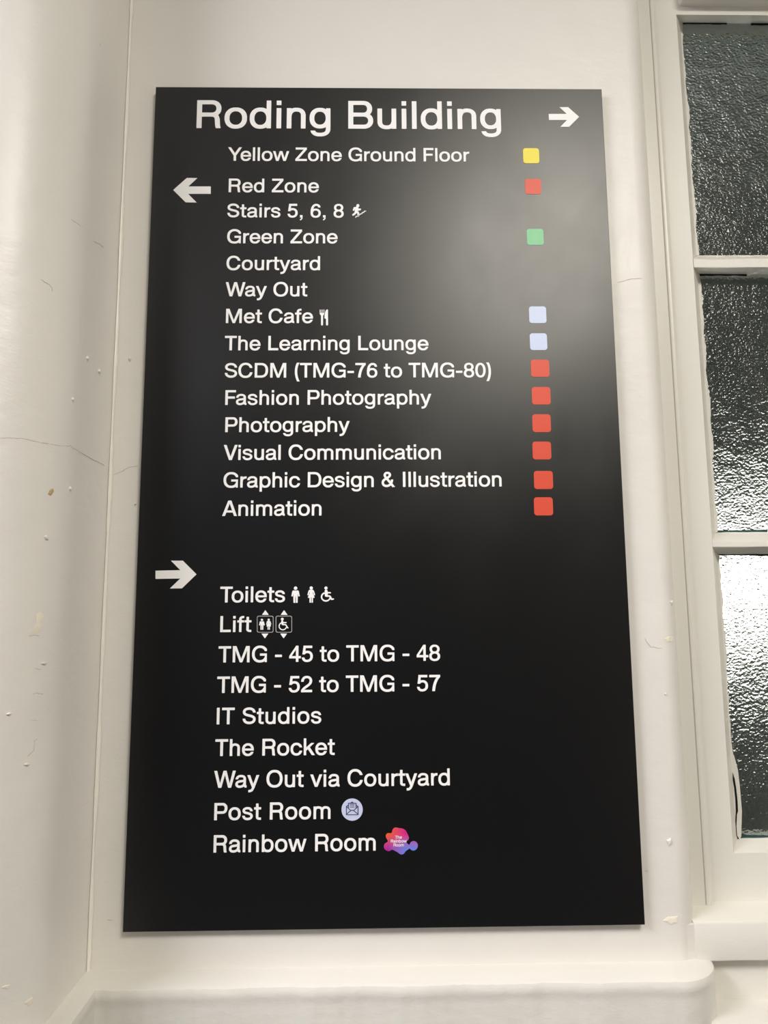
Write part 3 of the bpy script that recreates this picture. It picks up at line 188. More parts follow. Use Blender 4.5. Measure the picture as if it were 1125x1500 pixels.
ICONS={"runner":[[-30.63,890.68,-29.54,890.77,-28.7,890.38,-28.32,889.97,-27.99,889.25,-27.96,888.0,-28.16,887.46,-28.52,886.92,-29.05,886.51,-29.84,886.2,-29.17,885.49,-28.74,884.23,-28.38,884.18,-26.88,884.69,-26.04,884.27,-25.79,883.7,-25.83,882.99,-26.05,882.6,-26.38,882.4,-29.22,881.46,-30.06,881.58,-30.14,881.37,-30.26,880.65,-29.06,880.17,-28.68,879.76,-28.31,878.15,-28.32,875.3,-28.15,874.4,-28.49,873.69,-29.07,873.24,-29.91,873.28,-30.46,874.04,-30.66,875.29,-30.65,877.79,-30.73,878.0,-31.07,878.15,-32.07,877.82,-32.41,877.18,-32.91,876.63,-35.58,874.52,-36.59,874.51,-36.95,874.74,-37.34,875.46,-37.3,875.99,-37.08,876.42,-34.66,878.5,-34.16,879.75,-33.99,881.72,-33.82,882.25,-33.82,883.15,-33.66,883.51,-33.73,883.74,-33.95,883.51,-33.99,883.15,-34.52,881.89,-34.91,881.48,-35.41,881.3,-36.08,881.48,-36.46,881.89,-36.62,882.43,-35.62,885.47,-35.28,886.19,-34.9,886.6,-33.06,886.55,-32.56,886.96,-31.76,887.27,-31.97,887.99,-31.93,889.24,-31.47,890.14]],"stairs":[[-20.45,881.39,-19.19,881.45,-18.94,881.04,-18.98,880.68,-19.2,880.45,-20.37,880.41,-21.2,880.19,-21.42,879.96,-21.71,878.63,-22.04,878.44,-23.72,878.4,-23.93,878.16,-24.17,876.91,-24.39,876.68,-25.73,876.64,-26.73,876.42,-26.94,876.19,-27.02,875.48,-27.4,874.89,-28.07,874.67,-29.27,874.58,-29.45,874.22,-29.53,873.33,-29.91,872.92,-31.91,872.88,-32.11,872.79,-32.37,871.72,-32.52,871.54,-32.92,871.45,-33.3,871.72,-33.13,872.97,-32.75,873.89,-30.58,874.01,-30.07,875.5,-29.24,875.74,-28.04,875.83,-27.78,877.08,-27.39,877.49,-26.06,877.53,-25.05,877.78,-24.76,879.06,-24.45,879.41,-22.54,879.57,-22.25,880.85,-21.94,881.21]],"fork":[[-79.12,745.4,-78.29,745.46,-78.11,745.27,-78.09,740.98,-77.91,740.8,-76.98,740.8,-76.8,740.98,-76.77,745.42,-75.95,745.46,-75.77,745.27,-75.75,740.98,-75.58,740.8,-74.27,740.86,-74.25,745.27,-74.08,745.46,-73.49,745.46,-73.32,745.27,-73.3,740.12,-73.41,739.75,-73.43,739.14,-74.22,738.28,-74.92,737.3,-74.86,725.32,-75.0,724.84,-75.27,724.41,-76.08,724.04,-76.66,724.19,-77.02,724.41,-77.28,724.84,-77.43,725.32,-77.49,737.31,-77.9,737.97,-78.87,739.14,-79.14,740.12]],"knife":[[-69.81,745.52,-69.29,745.55,-68.7,745.29,-68.64,745.15,-68.61,735.47,-68.49,735.1,-68.45,725.32,-68.59,724.83,-68.86,724.41,-69.67,724.04,-70.25,724.19,-70.61,724.41,-70.87,724.83,-71.02,725.32,-71.09,733.02,-72.39,733.47,-73.09,733.86,-73.15,734.0,-73.04,734.37,-72.94,737.79,-72.11,742.45,-71.04,744.71,-70.8,744.94]],"man":[[-107.36,391.37,-106.47,391.46,-105.67,391.22,-105.0,390.56,-104.55,389.36,-104.79,388.57,-105.24,387.88,-106.63,387.29,-107.62,387.54,-108.23,387.9,-108.69,388.6,-108.94,389.39,-108.45,390.66,-107.86,391.23],[-109.89,386.62,-103.83,386.68,-103.13,386.18,-102.77,385.58,-101.52,379.82,-101.77,379.57,-102.77,379.34,-103.17,379.41,-103.43,380.03,-103.73,381.82,-103.99,382.22,-104.09,371.7,-105.88,371.64,-106.18,371.94,-106.23,377.28,-106.44,377.88,-106.55,379.69,-106.75,379.69,-106.85,379.46,-106.84,378.08,-107.03,377.48,-106.97,371.95,-107.27,371.65,-109.09,371.76,-109.36,382.25,-109.62,381.86,-109.88,380.08,-110.13,379.45,-110.53,379.39,-111.53,379.64,-111.79,379.89,-110.65,385.63]],"woman":[[-88.02,391.44,-87.52,391.5,-86.52,391.09,-85.86,390.24,-85.61,389.44,-85.85,388.65,-86.22,388.06,-87.09,387.46,-85.5,387.31,-84.44,386.26,-82.92,381.29,-82.91,381.09,-83.66,380.64,-84.26,380.55,-84.41,380.7,-85.42,384.28,-85.72,384.48,-85.73,383.29,-84.92,381.3,-84.52,380.7,-83.49,377.72,-85.47,377.54,-85.5,372.0,-85.79,371.71,-86.79,371.71,-87.09,372.01,-87.19,377.95,-87.63,378.05,-87.92,377.75,-87.88,372.02,-88.18,371.72,-89.37,371.73,-89.68,372.03,-89.78,377.57,-91.41,377.68,-91.71,377.98,-89.6,383.12,-89.46,383.71,-89.66,384.5,-90.11,383.52,-90.73,380.94,-91.03,380.69,-91.43,380.69,-92.11,380.95,-92.33,381.35,-90.93,386.3,-89.88,387.34,-88.09,387.47,-88.77,387.87,-89.35,388.47,-89.6,389.07,-89.6,390.06,-88.99,391.05]],"wheelchair":[[-70.45,391.13,-69.15,391.18,-68.45,390.72,-67.89,389.92,-67.85,388.93,-68.09,388.34,-68.54,387.88,-69.74,387.35,-68.74,387.2,-67.94,386.43,-67.83,385.35,-67.57,384.56,-64.54,384.44,-63.68,383.94,-63.68,383.14,-63.94,382.89,-67.53,382.81,-67.62,381.19,-67.35,380.59,-64.65,380.37,-63.87,379.38,-62.32,376.69,-62.12,376.59,-60.73,376.84,-60.03,376.38,-59.83,375.79,-60.13,375.34,-61.32,374.95,-62.92,374.72,-63.59,375.02,-64.11,375.89,-64.31,375.97,-64.81,375.23,-65.9,374.14,-66.7,373.6,-68.09,373.01,-70.08,372.79,-71.47,373.04,-72.87,373.64,-73.67,374.2,-74.93,375.49,-75.53,376.68,-75.98,378.47,-75.75,380.25,-75.35,381.24,-74.5,382.5,-73.39,383.41,-72.71,383.86,-71.72,384.14,-71.32,383.39,-71.22,384.78,-71.43,385.78,-71.19,386.57,-70.73,387.02,-69.94,387.35,-70.74,387.7,-71.44,388.36,-71.84,389.35,-71.55,390.23],[-71.51,382.46,-72.51,381.91,-73.5,380.91,-73.95,380.04,-74.19,379.25,-74.18,378.06,-73.54,376.47,-72.48,375.42,-70.48,374.57,-68.89,374.6,-67.1,375.38,-66.11,376.34,-65.55,377.61,-65.32,377.8,-65.68,378.6,-70.1,378.77,-70.96,379.62,-71.21,382.2,-71.31,382.43]],"lift_a_border":[[-151.51,356.38,-135.08,356.34,-134.42,356.14,-133.75,355.66,-133.16,354.61,-132.93,337.96,-133.29,337.15,-133.66,336.74,-134.64,336.26,-151.09,336.38,-151.92,336.75,-152.34,337.12,-152.85,338.1,-153.13,354.75,-152.57,355.8,-151.92,356.26],[-151.24,355.6,-151.64,355.4,-152.22,354.81,-152.46,354.09,-152.2,338.75,-151.99,338.1,-151.63,337.61,-151.11,337.23,-150.44,337.03,-135.3,336.92,-134.65,337.11,-134.16,337.45,-133.79,337.96,-133.6,338.61,-133.81,353.96,-134.15,354.78,-134.74,355.32,-135.24,355.53]],"lift_a_up":[[-143.32,362.88,-143.11,363.01,-142.6,362.45,-139.02,357.6,-139.06,357.41,-146.94,357.49,-146.55,358.31]],"lift_a_down":[[-147.25,335.13,-139.39,335.16,-139.2,335.07,-139.18,334.91,-142.77,329.83,-143.09,329.58,-143.59,330.0,-147.0,334.64]],"lift_b_border":[[-128.89,356.22,-112.62,356.19,-111.96,355.98,-111.29,355.51,-110.7,354.45,-110.53,337.79,-110.89,336.98,-111.26,336.58,-112.24,336.1,-128.55,336.22,-129.71,336.89,-130.09,337.45,-130.3,338.1,-130.52,354.43,-130.04,355.41,-129.53,355.9],[-128.63,355.45,-129.37,354.91,-129.69,354.26,-129.48,338.26,-129.14,337.6,-128.56,337.07,-127.9,336.86,-112.91,336.75,-112.25,336.95,-111.76,337.29,-111.39,337.8,-111.2,338.45,-111.36,353.8,-111.7,354.62,-112.28,355.17,-112.78,355.37]],"lift_b_up":[[-120.57,362.72,-120.46,362.85,-120.3,362.78,-116.56,357.77,-116.31,357.28,-116.6,357.2,-124.32,357.33,-124.09,357.82]],"lift_b_down":[[-124.61,334.97,-124.42,335.05,-116.55,334.91,-116.79,334.42,-120.07,329.83,-120.56,329.41,-120.9,329.67,-122.62,332.02,-124.63,334.8]],"lift_a_man":[[-147.65,352.75,-146.58,352.79,-145.87,352.25,-145.66,351.76,-145.65,351.27,-145.84,350.78,-146.21,350.41,-146.7,350.21,-147.69,350.25,-148.41,350.96,-148.43,351.94,-148.14,352.43],[-149.23,349.66,-145.05,349.71,-144.85,349.63,-144.5,349.13,-143.58,345.21,-143.66,345.02,-144.15,344.84,-144.64,344.86,-144.94,346.03,-145.16,346.36,-145.22,339.65,-146.37,339.6,-146.62,339.85,-146.69,343.93,-146.95,344.93,-147.12,344.93,-147.19,344.74,-147.12,339.85,-147.36,339.61,-148.54,339.7,-148.79,346.71,-149.0,346.39,-149.26,345.02,-149.58,344.84,-150.37,345.09,-149.7,349.01]],"lift_a_woman":[[-139.24,352.86,-138.5,352.9,-138.1,352.68,-137.62,352.19,-137.6,351.04,-138.46,350.23,-137.31,350.11,-136.64,349.47,-135.69,346.46,-135.64,345.97,-136.58,345.65,-136.61,345.48,-135.94,343.68,-137.05,343.61,-137.29,343.37,-137.24,339.94,-137.48,339.7,-138.14,339.71,-138.39,339.95,-138.45,343.7,-138.7,343.95,-138.94,343.71,-138.89,339.96,-139.13,339.71,-139.98,339.8,-140.09,343.39,-140.34,343.63,-141.46,343.72,-140.83,345.68,-141.53,345.8,-141.86,345.98,-141.91,346.17,-140.97,349.6,-140.44,350.13,-139.12,350.24,-139.79,350.67,-140.21,351.55,-140.18,351.88,-139.84,352.53],[-140.24,348.19,-140.76,346.49,-140.71,346.08,-140.5,346.33,-140.47,346.65,-140.02,347.63,-140.01,348.12,-140.08,348.24],[-137.44,348.27,-137.48,347.45,-136.75,345.97,-136.73,346.3,-137.05,347.45]],"lift_b_chair":[[-123.08,353.72,-122.01,353.76,-121.18,353.3,-120.79,352.72,-120.75,351.91,-120.94,351.42,-121.93,350.77,-121.42,349.95,-121.29,348.78,-117.66,348.7,-117.33,348.51,-117.11,348.12,-117.31,347.57,-117.64,347.39,-121.11,347.36,-121.12,346.52,-118.06,346.33,-117.58,345.84,-114.86,341.74,-114.89,341.41,-115.2,341.09,-115.76,341.01,-116.09,341.18,-116.76,341.94,-116.92,341.94,-117.57,340.88,-118.64,339.81,-119.53,339.28,-120.68,338.93,-122.82,338.98,-124.64,339.81,-125.56,340.67,-126.02,341.33,-126.53,342.31,-126.74,343.13,-126.76,344.43,-126.25,346.06,-125.8,346.71,-124.74,347.77,-123.55,348.49,-123.52,349.31,-123.66,349.96,-123.37,350.45,-122.96,350.78,-123.96,351.54,-124.18,351.93,-124.22,352.42,-123.82,353.3],[-123.58,347.07,-124.8,346.05,-125.41,344.91,-125.59,343.61,-125.04,341.97,-124.49,341.24,-123.66,340.61,-123.0,340.28,-122.17,340.08,-120.86,340.1,-119.38,340.75,-118.56,341.54,-117.92,342.71,-117.42,342.71,-117.38,342.9,-118.77,344.89,-121.9,344.97,-122.9,345.5,-123.28,346.04,-123.38,347.02]],"badge":[[-39.55,143.19,-36.82,143.21,-34.69,142.76,-32.76,142.02,-31.16,141.08,-30.1,140.27,-28.87,139.08,-27.83,137.74,-26.66,135.59,-26.24,134.46,-25.92,133.23,-25.79,132.51,-25.79,132.0,-25.69,131.7,-25.69,129.66,-26.15,127.32,-26.79,125.6,-27.44,124.38,-28.54,122.83,-29.23,122.06,-30.56,120.91,-32.27,119.83,-33.34,119.33,-34.83,118.84,-36.32,118.53,-36.85,118.54,-37.17,118.44,-39.08,118.46,-39.4,118.57,-39.94,118.57,-41.43,118.92,-42.7,119.34,-44.19,120.07,-46.11,121.39,-47.39,122.63,-48.16,123.6,-48.91,124.72,-49.44,125.75,-50.08,127.48,-50.54,129.63,-50.54,132.28,-50.22,134.01,-49.98,134.82,-49.56,135.94,-48.81,137.36,-47.61,139.02,-45.84,140.7,-44.94,141.33,-43.87,141.94,-43.02,142.34,-41.2,142.93]],"envelope":[[-38.11,140.0,-36.19,138.52,-33.26,138.42,-33.04,138.11,-33.01,136.17,-32.56,135.91,-31.6,135.0,-31.07,135.05,-30.72,134.71,-30.72,125.13,-30.98,124.7,-44.94,124.83,-45.15,124.94,-45.29,125.19,-45.29,134.87,-44.94,135.2,-44.41,135.14,-43.28,136.18,-42.91,136.2,-42.86,138.21,-42.64,138.52,-40.03,138.56,-39.71,138.74,-38.47,139.8],[-41.85,137.61,-41.9,133.0,-42.09,132.59,-39.93,130.6,-36.2,130.56,-35.88,130.74,-33.92,132.6,-34.01,132.91,-34.05,137.52],[-40.9,136.97,-35.44,136.96,-35.32,136.91,-35.28,136.5,-35.44,136.35,-40.78,136.4,-40.94,136.56],[-40.9,135.33,-35.44,135.33,-35.32,135.27,-35.28,134.86,-35.45,134.71,-40.78,134.77,-40.94,134.93],[-43.02,135.2,-43.87,134.35,-43.02,133.47,-42.91,133.44,-42.86,135.05,-42.91,135.23],[-32.99,134.92,-32.99,133.44,-32.21,134.12,-32.3,134.32],[-40.91,133.7,-35.45,133.69,-35.32,133.64,-35.29,133.23,-35.45,133.08,-40.78,133.14,-40.94,133.29],[-44.3,133.41,-44.35,127.01,-44.3,126.89,-44.19,126.88,-40.78,129.47,-40.46,129.82,-41.21,130.59,-41.53,130.8,-44.19,133.38],[-31.82,133.24,-35.59,129.77,-35.56,129.65,-34.54,128.84,-31.72,126.8,-31.66,133.09,-31.71,133.27],[-39.4,129.62,-39.47,129.4,-39.72,129.15,-43.81,126.09,-44.19,125.67,-31.75,125.55,-32.0,125.86,-36.52,129.25,-36.73,129.59]],"blob":[[11.96,110.23,13.69,110.28,17.28,109.45,18.94,109.29,20.74,108.98,22.53,108.17,23.49,107.53,24.52,106.53,25.17,105.6,25.98,104.01,27.74,100.31,28.17,98.99,28.13,98.07,27.42,96.64,26.7,95.73,25.49,94.69,25.24,94.3,25.24,93.77,25.51,93.12,25.88,92.59,27.13,91.52,28.56,90.92,29.02,91.24,29.3,91.76,29.51,92.54,29.9,93.2,30.81,94.01,32.34,94.78,33.03,94.93,34.13,94.89,35.79,94.34,36.66,93.77,37.6,92.71,38.14,91.66,38.43,90.6,38.41,89.16,38.09,88.12,37.67,87.21,36.99,86.3,35.95,85.33,34.28,84.59,33.59,84.44,32.76,84.45,32.07,84.62,30.84,85.16,30.29,85.53,29.26,86.65,28.65,86.83,28.09,86.57,26.48,85.38,24.76,84.29,23.78,83.37,22.7,81.76,22.3,81.37,21.69,80.95,20.86,80.57,19.48,80.33,18.51,80.47,17.41,80.87,16.54,81.44,15.36,82.41,13.85,83.34,10.15,85.22,9.05,85.62,8.5,85.76,7.81,85.64,6.28,84.66,4.76,84.26,3.66,84.27,2.56,84.58,1.46,85.11,0.58,85.68,-0.11,86.35,-0.77,87.27,-1.2,88.84,-1.2,89.63,-0.88,90.93,-0.18,92.24,0.41,92.82,2.96,94.17,3.36,94.55,3.53,94.95,3.51,95.34,3.1,96.26,1.39,99.43,1.12,101.01,1.41,102.32,1.69,102.85,2.08,103.24,2.56,103.66,3.12,103.92,3.95,104.07,7.13,104.03,7.74,104.22,8.24,104.69,8.42,105.0,8.74,106.18,8.77,106.71,9.05,107.5,9.62,108.41,10.01,108.94,10.77,109.65,11.33,110.01]]}
PEEL=[0.453, 1.40622, 0.45588, 1.40619, 0.45874, 1.39928, 0.46228, 1.38207, 0.46324, 1.3627, 0.46376, 1.33104, 0.46049, 1.29971, 0.45783, 1.29573, 0.45371, 1.29756, 0.45153, 1.30651, 0.45379, 1.33115, 0.45306, 1.36054, 0.45151, 1.37876]
PEEL_GAP=[0.45489, 1.37918, 0.45699, 1.37186, 0.45822, 1.35935, 0.45882, 1.34462, 0.45854, 1.3311, 0.45678, 1.32662, 0.45501, 1.31206, 0.45514, 1.30089, 0.45746, 1.29707, 0.45554, 1.29665, 0.45365, 1.30314, 0.4536, 1.31544, 0.45569, 1.33113, 0.45609, 1.34646, 0.45545, 1.36051, 0.45444, 1.36961]
ARROWS={'left': [-271.97, 909.96, -254.73, 926.98, -240.96, 926.93, -252.5, 915.02, -223.03, 915.11, -222.76, 904.71, -252.46, 904.63, -240.8, 892.38, -255.22, 892.73], 'title': [226.7, 1021.19, 251.13, 1021.31, 241.75, 1031.18, 253.3, 1031.24, 267.55, 1017.08, 253.39, 1002.44, 241.53, 1002.39, 251.14, 1012.41, 226.64, 1012.29], 'right': [-277.33, 411.7, -247.35, 412.18, -259.01, 423.82, -244.56, 423.74, -227.47, 406.99, -244.68, 390.05, -259.22, 389.98, -247.04, 401.97, -276.97, 401.74]}
SQUARES=[('yellow', 190.3, 949.5, 211.6, 971.2), ('red', 191.5, 905.6, 212.7, 927.3), ('green', 191.4, 834.1, 213.3, 856.5), ('blue', 190.7, 727.1, 212.9, 749.7), ('blue', 190.5, 691.0, 212.6, 713.4), ('red', 190.6, 655.4, 214.1, 678.2), ('red', 190.6, 619.1, 214.3, 642.1), ('red', 190.0, 583.3, 213.3, 606.4), ('red', 189.0, 548.2, 212.4, 571.0), ('red', 189.5, 510.5, 213.2, 533.5), ('red', 188.4, 477.3, 211.9, 500.1)]
CHIPS=[["left","plaster",[[-0.35607,-0.13601,1.59049,0.83147,-0.55557],[-0.35351,-0.13117,1.59355,0.89687,-0.44229],[-0.35167,-0.12743,1.5898,0.89687,-0.44229],[-0.35323,-0.1306,1.58395,0.89687,-0.44229],[-0.352,-0.1281,1.57798,0.89687,-0.44229],[-0.35356,-0.13127,1.57257,0.89687,-0.44229],[-0.35916,-0.14064,1.57113,0.83147,-0.55557],[-0.3561,-0.13604,1.57531,0.83147,-0.55557],[-0.35543,-0.13506,1.5813,0.83147,-0.55557]]],["left","bare",[[-0.35317,-0.13049,1.71562,0.89687,-0.44229],[-0.35232,-0.12875,1.72035,0.89687,-0.44229],[-0.35059,-0.12524,1.72287,0.89687,-0.44229],[-0.35009,-0.12423,1.71953,0.89687,-0.44229],[-0.35155,-0.12719,1.71439,0.89687,-0.44229]]],["left","paint",[[-0.35403,-0.13223,1.67077,0.89687,-0.44229],[-0.35292,-0.12997,1.67289,0.89687,-0.44229],[-0.3513,-0.12668,1.6713,0.89687,-0.44229],[-0.35178,-0.12766,1.66739,0.89687,-0.44229],[-0.35336,-0.13087,1.66786,0.89687,-0.44229]]],["left","plaster",[[-0.35064,-0.12536,1.22,0.89687,-0.44229],[-0.34919,-0.12202,1.22137,0.94693,-0.32144],[-0.34697,-0.1155,1.22066,0.94693,-0.32144],[-0.3467,-0.1147,1.21565,0.94693,-0.32144],[-0.34843,-0.11978,1.21402,0.94693,-0.32144]]],["left","plaster",[[-0.36323,-0.14653,1.24441,0.75184,-0.65935],[-0.36089,-0.14322,1.24498,0.83147,-0.55557],[-0.3583,-0.13935,1.24337,0.83147,-0.55557],[-0.35976,-0.14153,1.24063,0.83147,-0.55557]]],["back","plaster",[[0.32435,0.01,1.22982,0.0,-1.0],[0.33103,0.01,1.23392,0.0,-1.0],[0.34292,0.01013,1.23451,0.0654,-0.99786],[0.34161,0.01004,1.22777,0.0654,-0.99786],[0.33372,0.01,1.2253,0.0,-1.0],[0.32962,0.01,1.22835,0.0,-1.0]]],["back","plaster",[[0.346,0.01047,1.55477,0.19509,-0.98079],[0.3526,0.01234,1.55774,0.44229,-0.89687],[0.35947,0.01638,1.55708,0.65935,-0.75184],[0.35793,0.01531,1.55047,0.55557,-0.83147],[0.34996,0.01143,1.55028,0.32144,-0.94693]]],["back","paint",[[0.3567,0.01449,1.59967,0.55557,-0.83147],[0.36126,0.01795,1.60192,0.65935,-0.75184],[0.36756,0.02618,1.59922,0.89687,-0.44229],[0.36061,0.01738,1.59515,0.65935,-0.75184]]],["back","paint",[[0.33421,0.01,1.31937,0.0,-1.0],[0.34001,0.01,1.32177,0.0,-1.0],[0.34011,0.01,1.31623,0.0,-1.0],[0.33596,0.01,1.31238,0.0,-1.0]]],["back","paint",[[0.34191,0.01006,1.48879,0.0654,-0.99786],[0.34359,0.01017,1.49006,0.0654,-0.99786],[0.34463,0.01024,1.48831,0.0654,-0.99786],[0.34295,0.01013,1.48704,0.0654,-0.99786]]],["back","paint",[[-0.32456,0.01,1.91394,0.0,-1.0],[-0.3228,0.01,1.91637,0.0,-1.0],[-0.32038,0.01,1.91394,0.0,-1.0],[-0.32206,0.01,1.90958,0.0,-1.0]]],["back","paint",[[-0.30969,0.01,1.72559,0.0,-1.0],[-0.30839,0.01,1.72696,0.0,-1.0],[-0.30696,0.01,1.72512,0.0,-1.0],[-0.30826,0.01,1.72375,0.0,-1.0]]],["left","paint",[[-0.342,-0.0787,1.88204,1.0,-0.0],[-0.342,-0.07603,1.88606,1.0,-0.0],[-0.342,-0.07263,1.88422,1.0,-0.0],[-0.342,-0.07532,1.88019,1.0,-0.0]]],["left","paint",[[-0.342,-0.04282,1.87904,1.0,-0.0],[-0.342,-0.0399,1.88322,1.0,-0.0],[-0.342,-0.0362,1.88129,1.0,-0.0],[-0.342,-0.03916,1.8771,1.0,-0.0]]],["left","paint",[[-0.34441,-0.10587,1.82528,0.98079,-0.19509],[-0.34408,-0.10421,1.82869,0.98079,-0.19509],[-0.34365,-0.10207,1.82642,0.98079,-0.19509],[-0.34399,-0.10374,1.82301,0.98079,-0.19509]]],["left","paint",[[-0.34373,-0.10245,1.72607,0.98079,-0.19509],[-0.3434,-0.1008,1.72916,0.98079,-0.19509],[-0.34298,-0.09867,1.72669,0.98079,-0.19509],[-0.34331,-0.10033,1.72359,0.98079,-0.19509]]],["left","paint",[[-0.35196,-0.12804,1.54094,0.89687,-0.44229],[-0.35029,-0.12465,1.54267,0.89687,-0.44229],[-0.34888,-0.1211,1.54166,0.94693,-0.32144],[-0.35021,-0.12448,1.53991,0.89687,-0.44229]]],["left","paint",[[-0.37068,-0.15501,1.49488,0.75184,-0.65935],[-0.36873,-0.1528,1.49644,0.75184,-0.65935],[-0.3669,-0.1507,1.49543,0.75184,-0.65935],[-0.36863,-0.15268,1.49383,0.75184,-0.65935]]],["left","paint",[[-0.35823,-0.13924,1.44414,0.83147,-0.55557],[-0.35641,-0.13652,1.44545,0.83147,-0.55557],[-0.35479,-0.13376,1.44416,0.89687,-0.44229],[-0.35632,-0.13638,1.44282,0.83147,-0.55557]]]]
CRACKS=[["left",[[-0.38643,-0.16788,1.76726,0.55557,-0.83147],[-0.37879,-0.16229,1.76859,0.65935,-0.75184],[-0.37241,-0.15669,1.76935,0.65935,-0.75184],[-0.3639,-0.14728,1.76889,0.75184,-0.65935],[-0.3571,-0.13755,1.76863,0.83147,-0.55557],[-0.34991,-0.12386,1.77001,0.89687,-0.44229],[-0.34689,-0.11525,1.77079,0.94693,-0.32144],[-0.344,-0.10383,1.7734,0.98079,-0.19509],[-0.34265,-0.09495,1.77213,0.99786,-0.0654],[-0.342,-0.07656,1.7712,1.0,-0.0],[-0.342,-0.05021,1.77044,1.0,-0.0],[-0.342,-0.02798,1.77066,1.0,-0.0],[-0.342,-0.00933,1.77085,1.0,-0.0]]],["back",[[-0.33681,0.01,1.76263,0.0,-1.0],[-0.33123,0.01,1.76493,0.0,-1.0],[-0.32234,0.01,1.76954,0.0,-1.0],[-0.31566,0.01,1.77301,0.0,-1.0],[-0.30705,0.01,1.77391,0.0,-1.0]]],["left",[[-0.36528,-0.14885,1.94428,0.75184,-0.65935],[-0.36236,-0.14542,1.94347,0.83147,-0.55557],[-0.35942,-0.14103,1.94206,0.83147,-0.55557],[-0.35771,-0.13847,1.93975,0.83147,-0.55557],[-0.35689,-0.13724,1.93618,0.83147,-0.55557]]],["left",[[-0.34904,-0.12159,2.02861,0.94693,-0.32144],[-0.34687,-0.11519,2.02946,0.94693,-0.32144],[-0.34459,-0.10677,2.02986,0.98079,-0.19509],[-0.34244,-0.09173,2.03299,0.99786,-0.0654]]],["left",[[-0.342,-0.07335,2.02879,1.0,-0.0],[-0.342,-0.05702,2.03414,1.0,-0.0],[-0.342,-0.0427,2.03708,1.0,-0.0]]],["left",[[-0.35954,-0.14121,1.56989,0.83147,-0.55557],[-0.35614,-0.13611,1.57021,0.83147,-0.55557],[-0.35315,-0.13045,1.5685,0.89687,-0.44229]]],["left",[[-0.35486,-0.13391,1.5116,0.89687,-0.44229],[-0.35272,-0.12956,1.51178,0.89687,-0.44229],[-0.34973,-0.12351,1.51032,0.89687,-0.44229]]],["left",[[-0.35522,-0.13464,1.48628,0.89687,-0.44229],[-0.35192,-0.12794,1.48469,0.89687,-0.44229]]],["left",[[-0.35485,-0.13389,1.53636,0.89687,-0.44229],[-0.35142,-0.12693,1.53538,0.89687,-0.44229]]],["left",[[-0.35137,-0.12684,1.46635,0.89687,-0.44229],[-0.35312,-0.13039,1.46559,0.89687,-0.44229],[-0.35274,-0.12962,1.45592,0.89687,-0.44229],[-0.3561,-0.13605,1.45162,0.83147,-0.55557]]],["left",[[-0.342,-0.08442,2.2796,1.0,-0.0],[-0.342,-0.08347,2.2765,1.0,-0.0]]],["back",[[0.31178,0.01,2.01762,0.0,-1.0],[0.32153,0.01,2.01965,0.0,-1.0],[0.33011,0.01,2.02219,0.0,-1.0],[0.34351,0.01016,2.02329,0.0654,-0.99786]]],["back",[[0.32176,0.01,1.5563,0.0,-1.0],[0.32413,0.01,1.55032,0.0,-1.0],[0.32834,0.01,1.54523,0.0,-1.0],[0.34177,0.01005,1.54336,0.0654,-0.99786],[0.36321,0.01993,1.54263,0.75184,-0.65935]]],["back",[[0.30663,0.01,1.28499,0.0,-1.0],[0.31093,0.01,1.28453,0.0,-1.0]]],["back",[[-0.32152,0.01,1.23992,0.0,-1.0],[-0.31515,0.01,1.23806,0.0,-1.0]]]]

# ------------------------------------------------------------------ the room shell
XC, YB, XE = -0.342, 0.010, 0.371          # inner corner, wall face, window-side end of the wall
LEFT = [(-2.6, -.185, 0, -1, 1)]
for i in range(17):
    a = PI/2*i/16; LEFT.append((XC - .1 + .1*math.sin(a), -.085 - .1*math.cos(a), math.sin(a), -math.cos(a), 1))
LEFT.append((XC, YB, 1, 0, 1))
BACK = [(XC, YB, 0, -1, 1)]
for i in range(13):
    a = PI/2*i/12; BACK.append((XE - .03 + .03*math.sin(a), YB + .03 - .03*math.cos(a), math.sin(a), -math.cos(a), 1))
BACK.append((XE, .13, 1, 0, 1))
TOP = 3.0
wall_left = structure(sweep('wall_left', LEFT, [(0, 0), (0, .6), (0, 1.16), (0, TOP)], M['wall']))
wall_back = structure(sweep('wall_back', BACK, [(0, 0), (0, .6), (0, 1.16), (0, TOP)], M['wall']))
# worn caulk ridge in the inner corner
V, F = [], []
zs = [1.182 + (TOP - 1.182)*i/160 for i in range(161)]
for z in zs:
    rr_ = .0031 + .0006*math.sin(z*37) + rnd.uniform(-.0005, .0005)
    for k in range(7):
        a = -PI/2*k/6
        V.append((XC + .0005 + rr_*math.cos(a)*(1 + .1*math.sin(z*23)), YB - .0005 + rr_*math.sin(a), z))
for i in range(160):
    for k in range(6): F.append((i*7+k, (i+1)*7+k, (i+1)*7+k+1, i*7+k+1))
obj('caulk_ridge', V, F, M['caulk'], wall_back, smooth=True)

# paint-filled joint where the rounded wall end meets the sill
P = [(.350, .0118), (.3560, .0135), (.3642, .0156), (.3668, .05), (.345, .05)]
V = [(x, y, z) for z in (1.160, 1.2232) for x, y in P]
F = [(i, (i+1) % 5, 5 + (i+1) % 5, 5 + i) for i in range(5)] + [(0, 1, 2, 3, 4), (5, 6, 7, 8, 9)]
obj('caulk_fillet', V, F, M['wall'], wall_back, smooth=True)
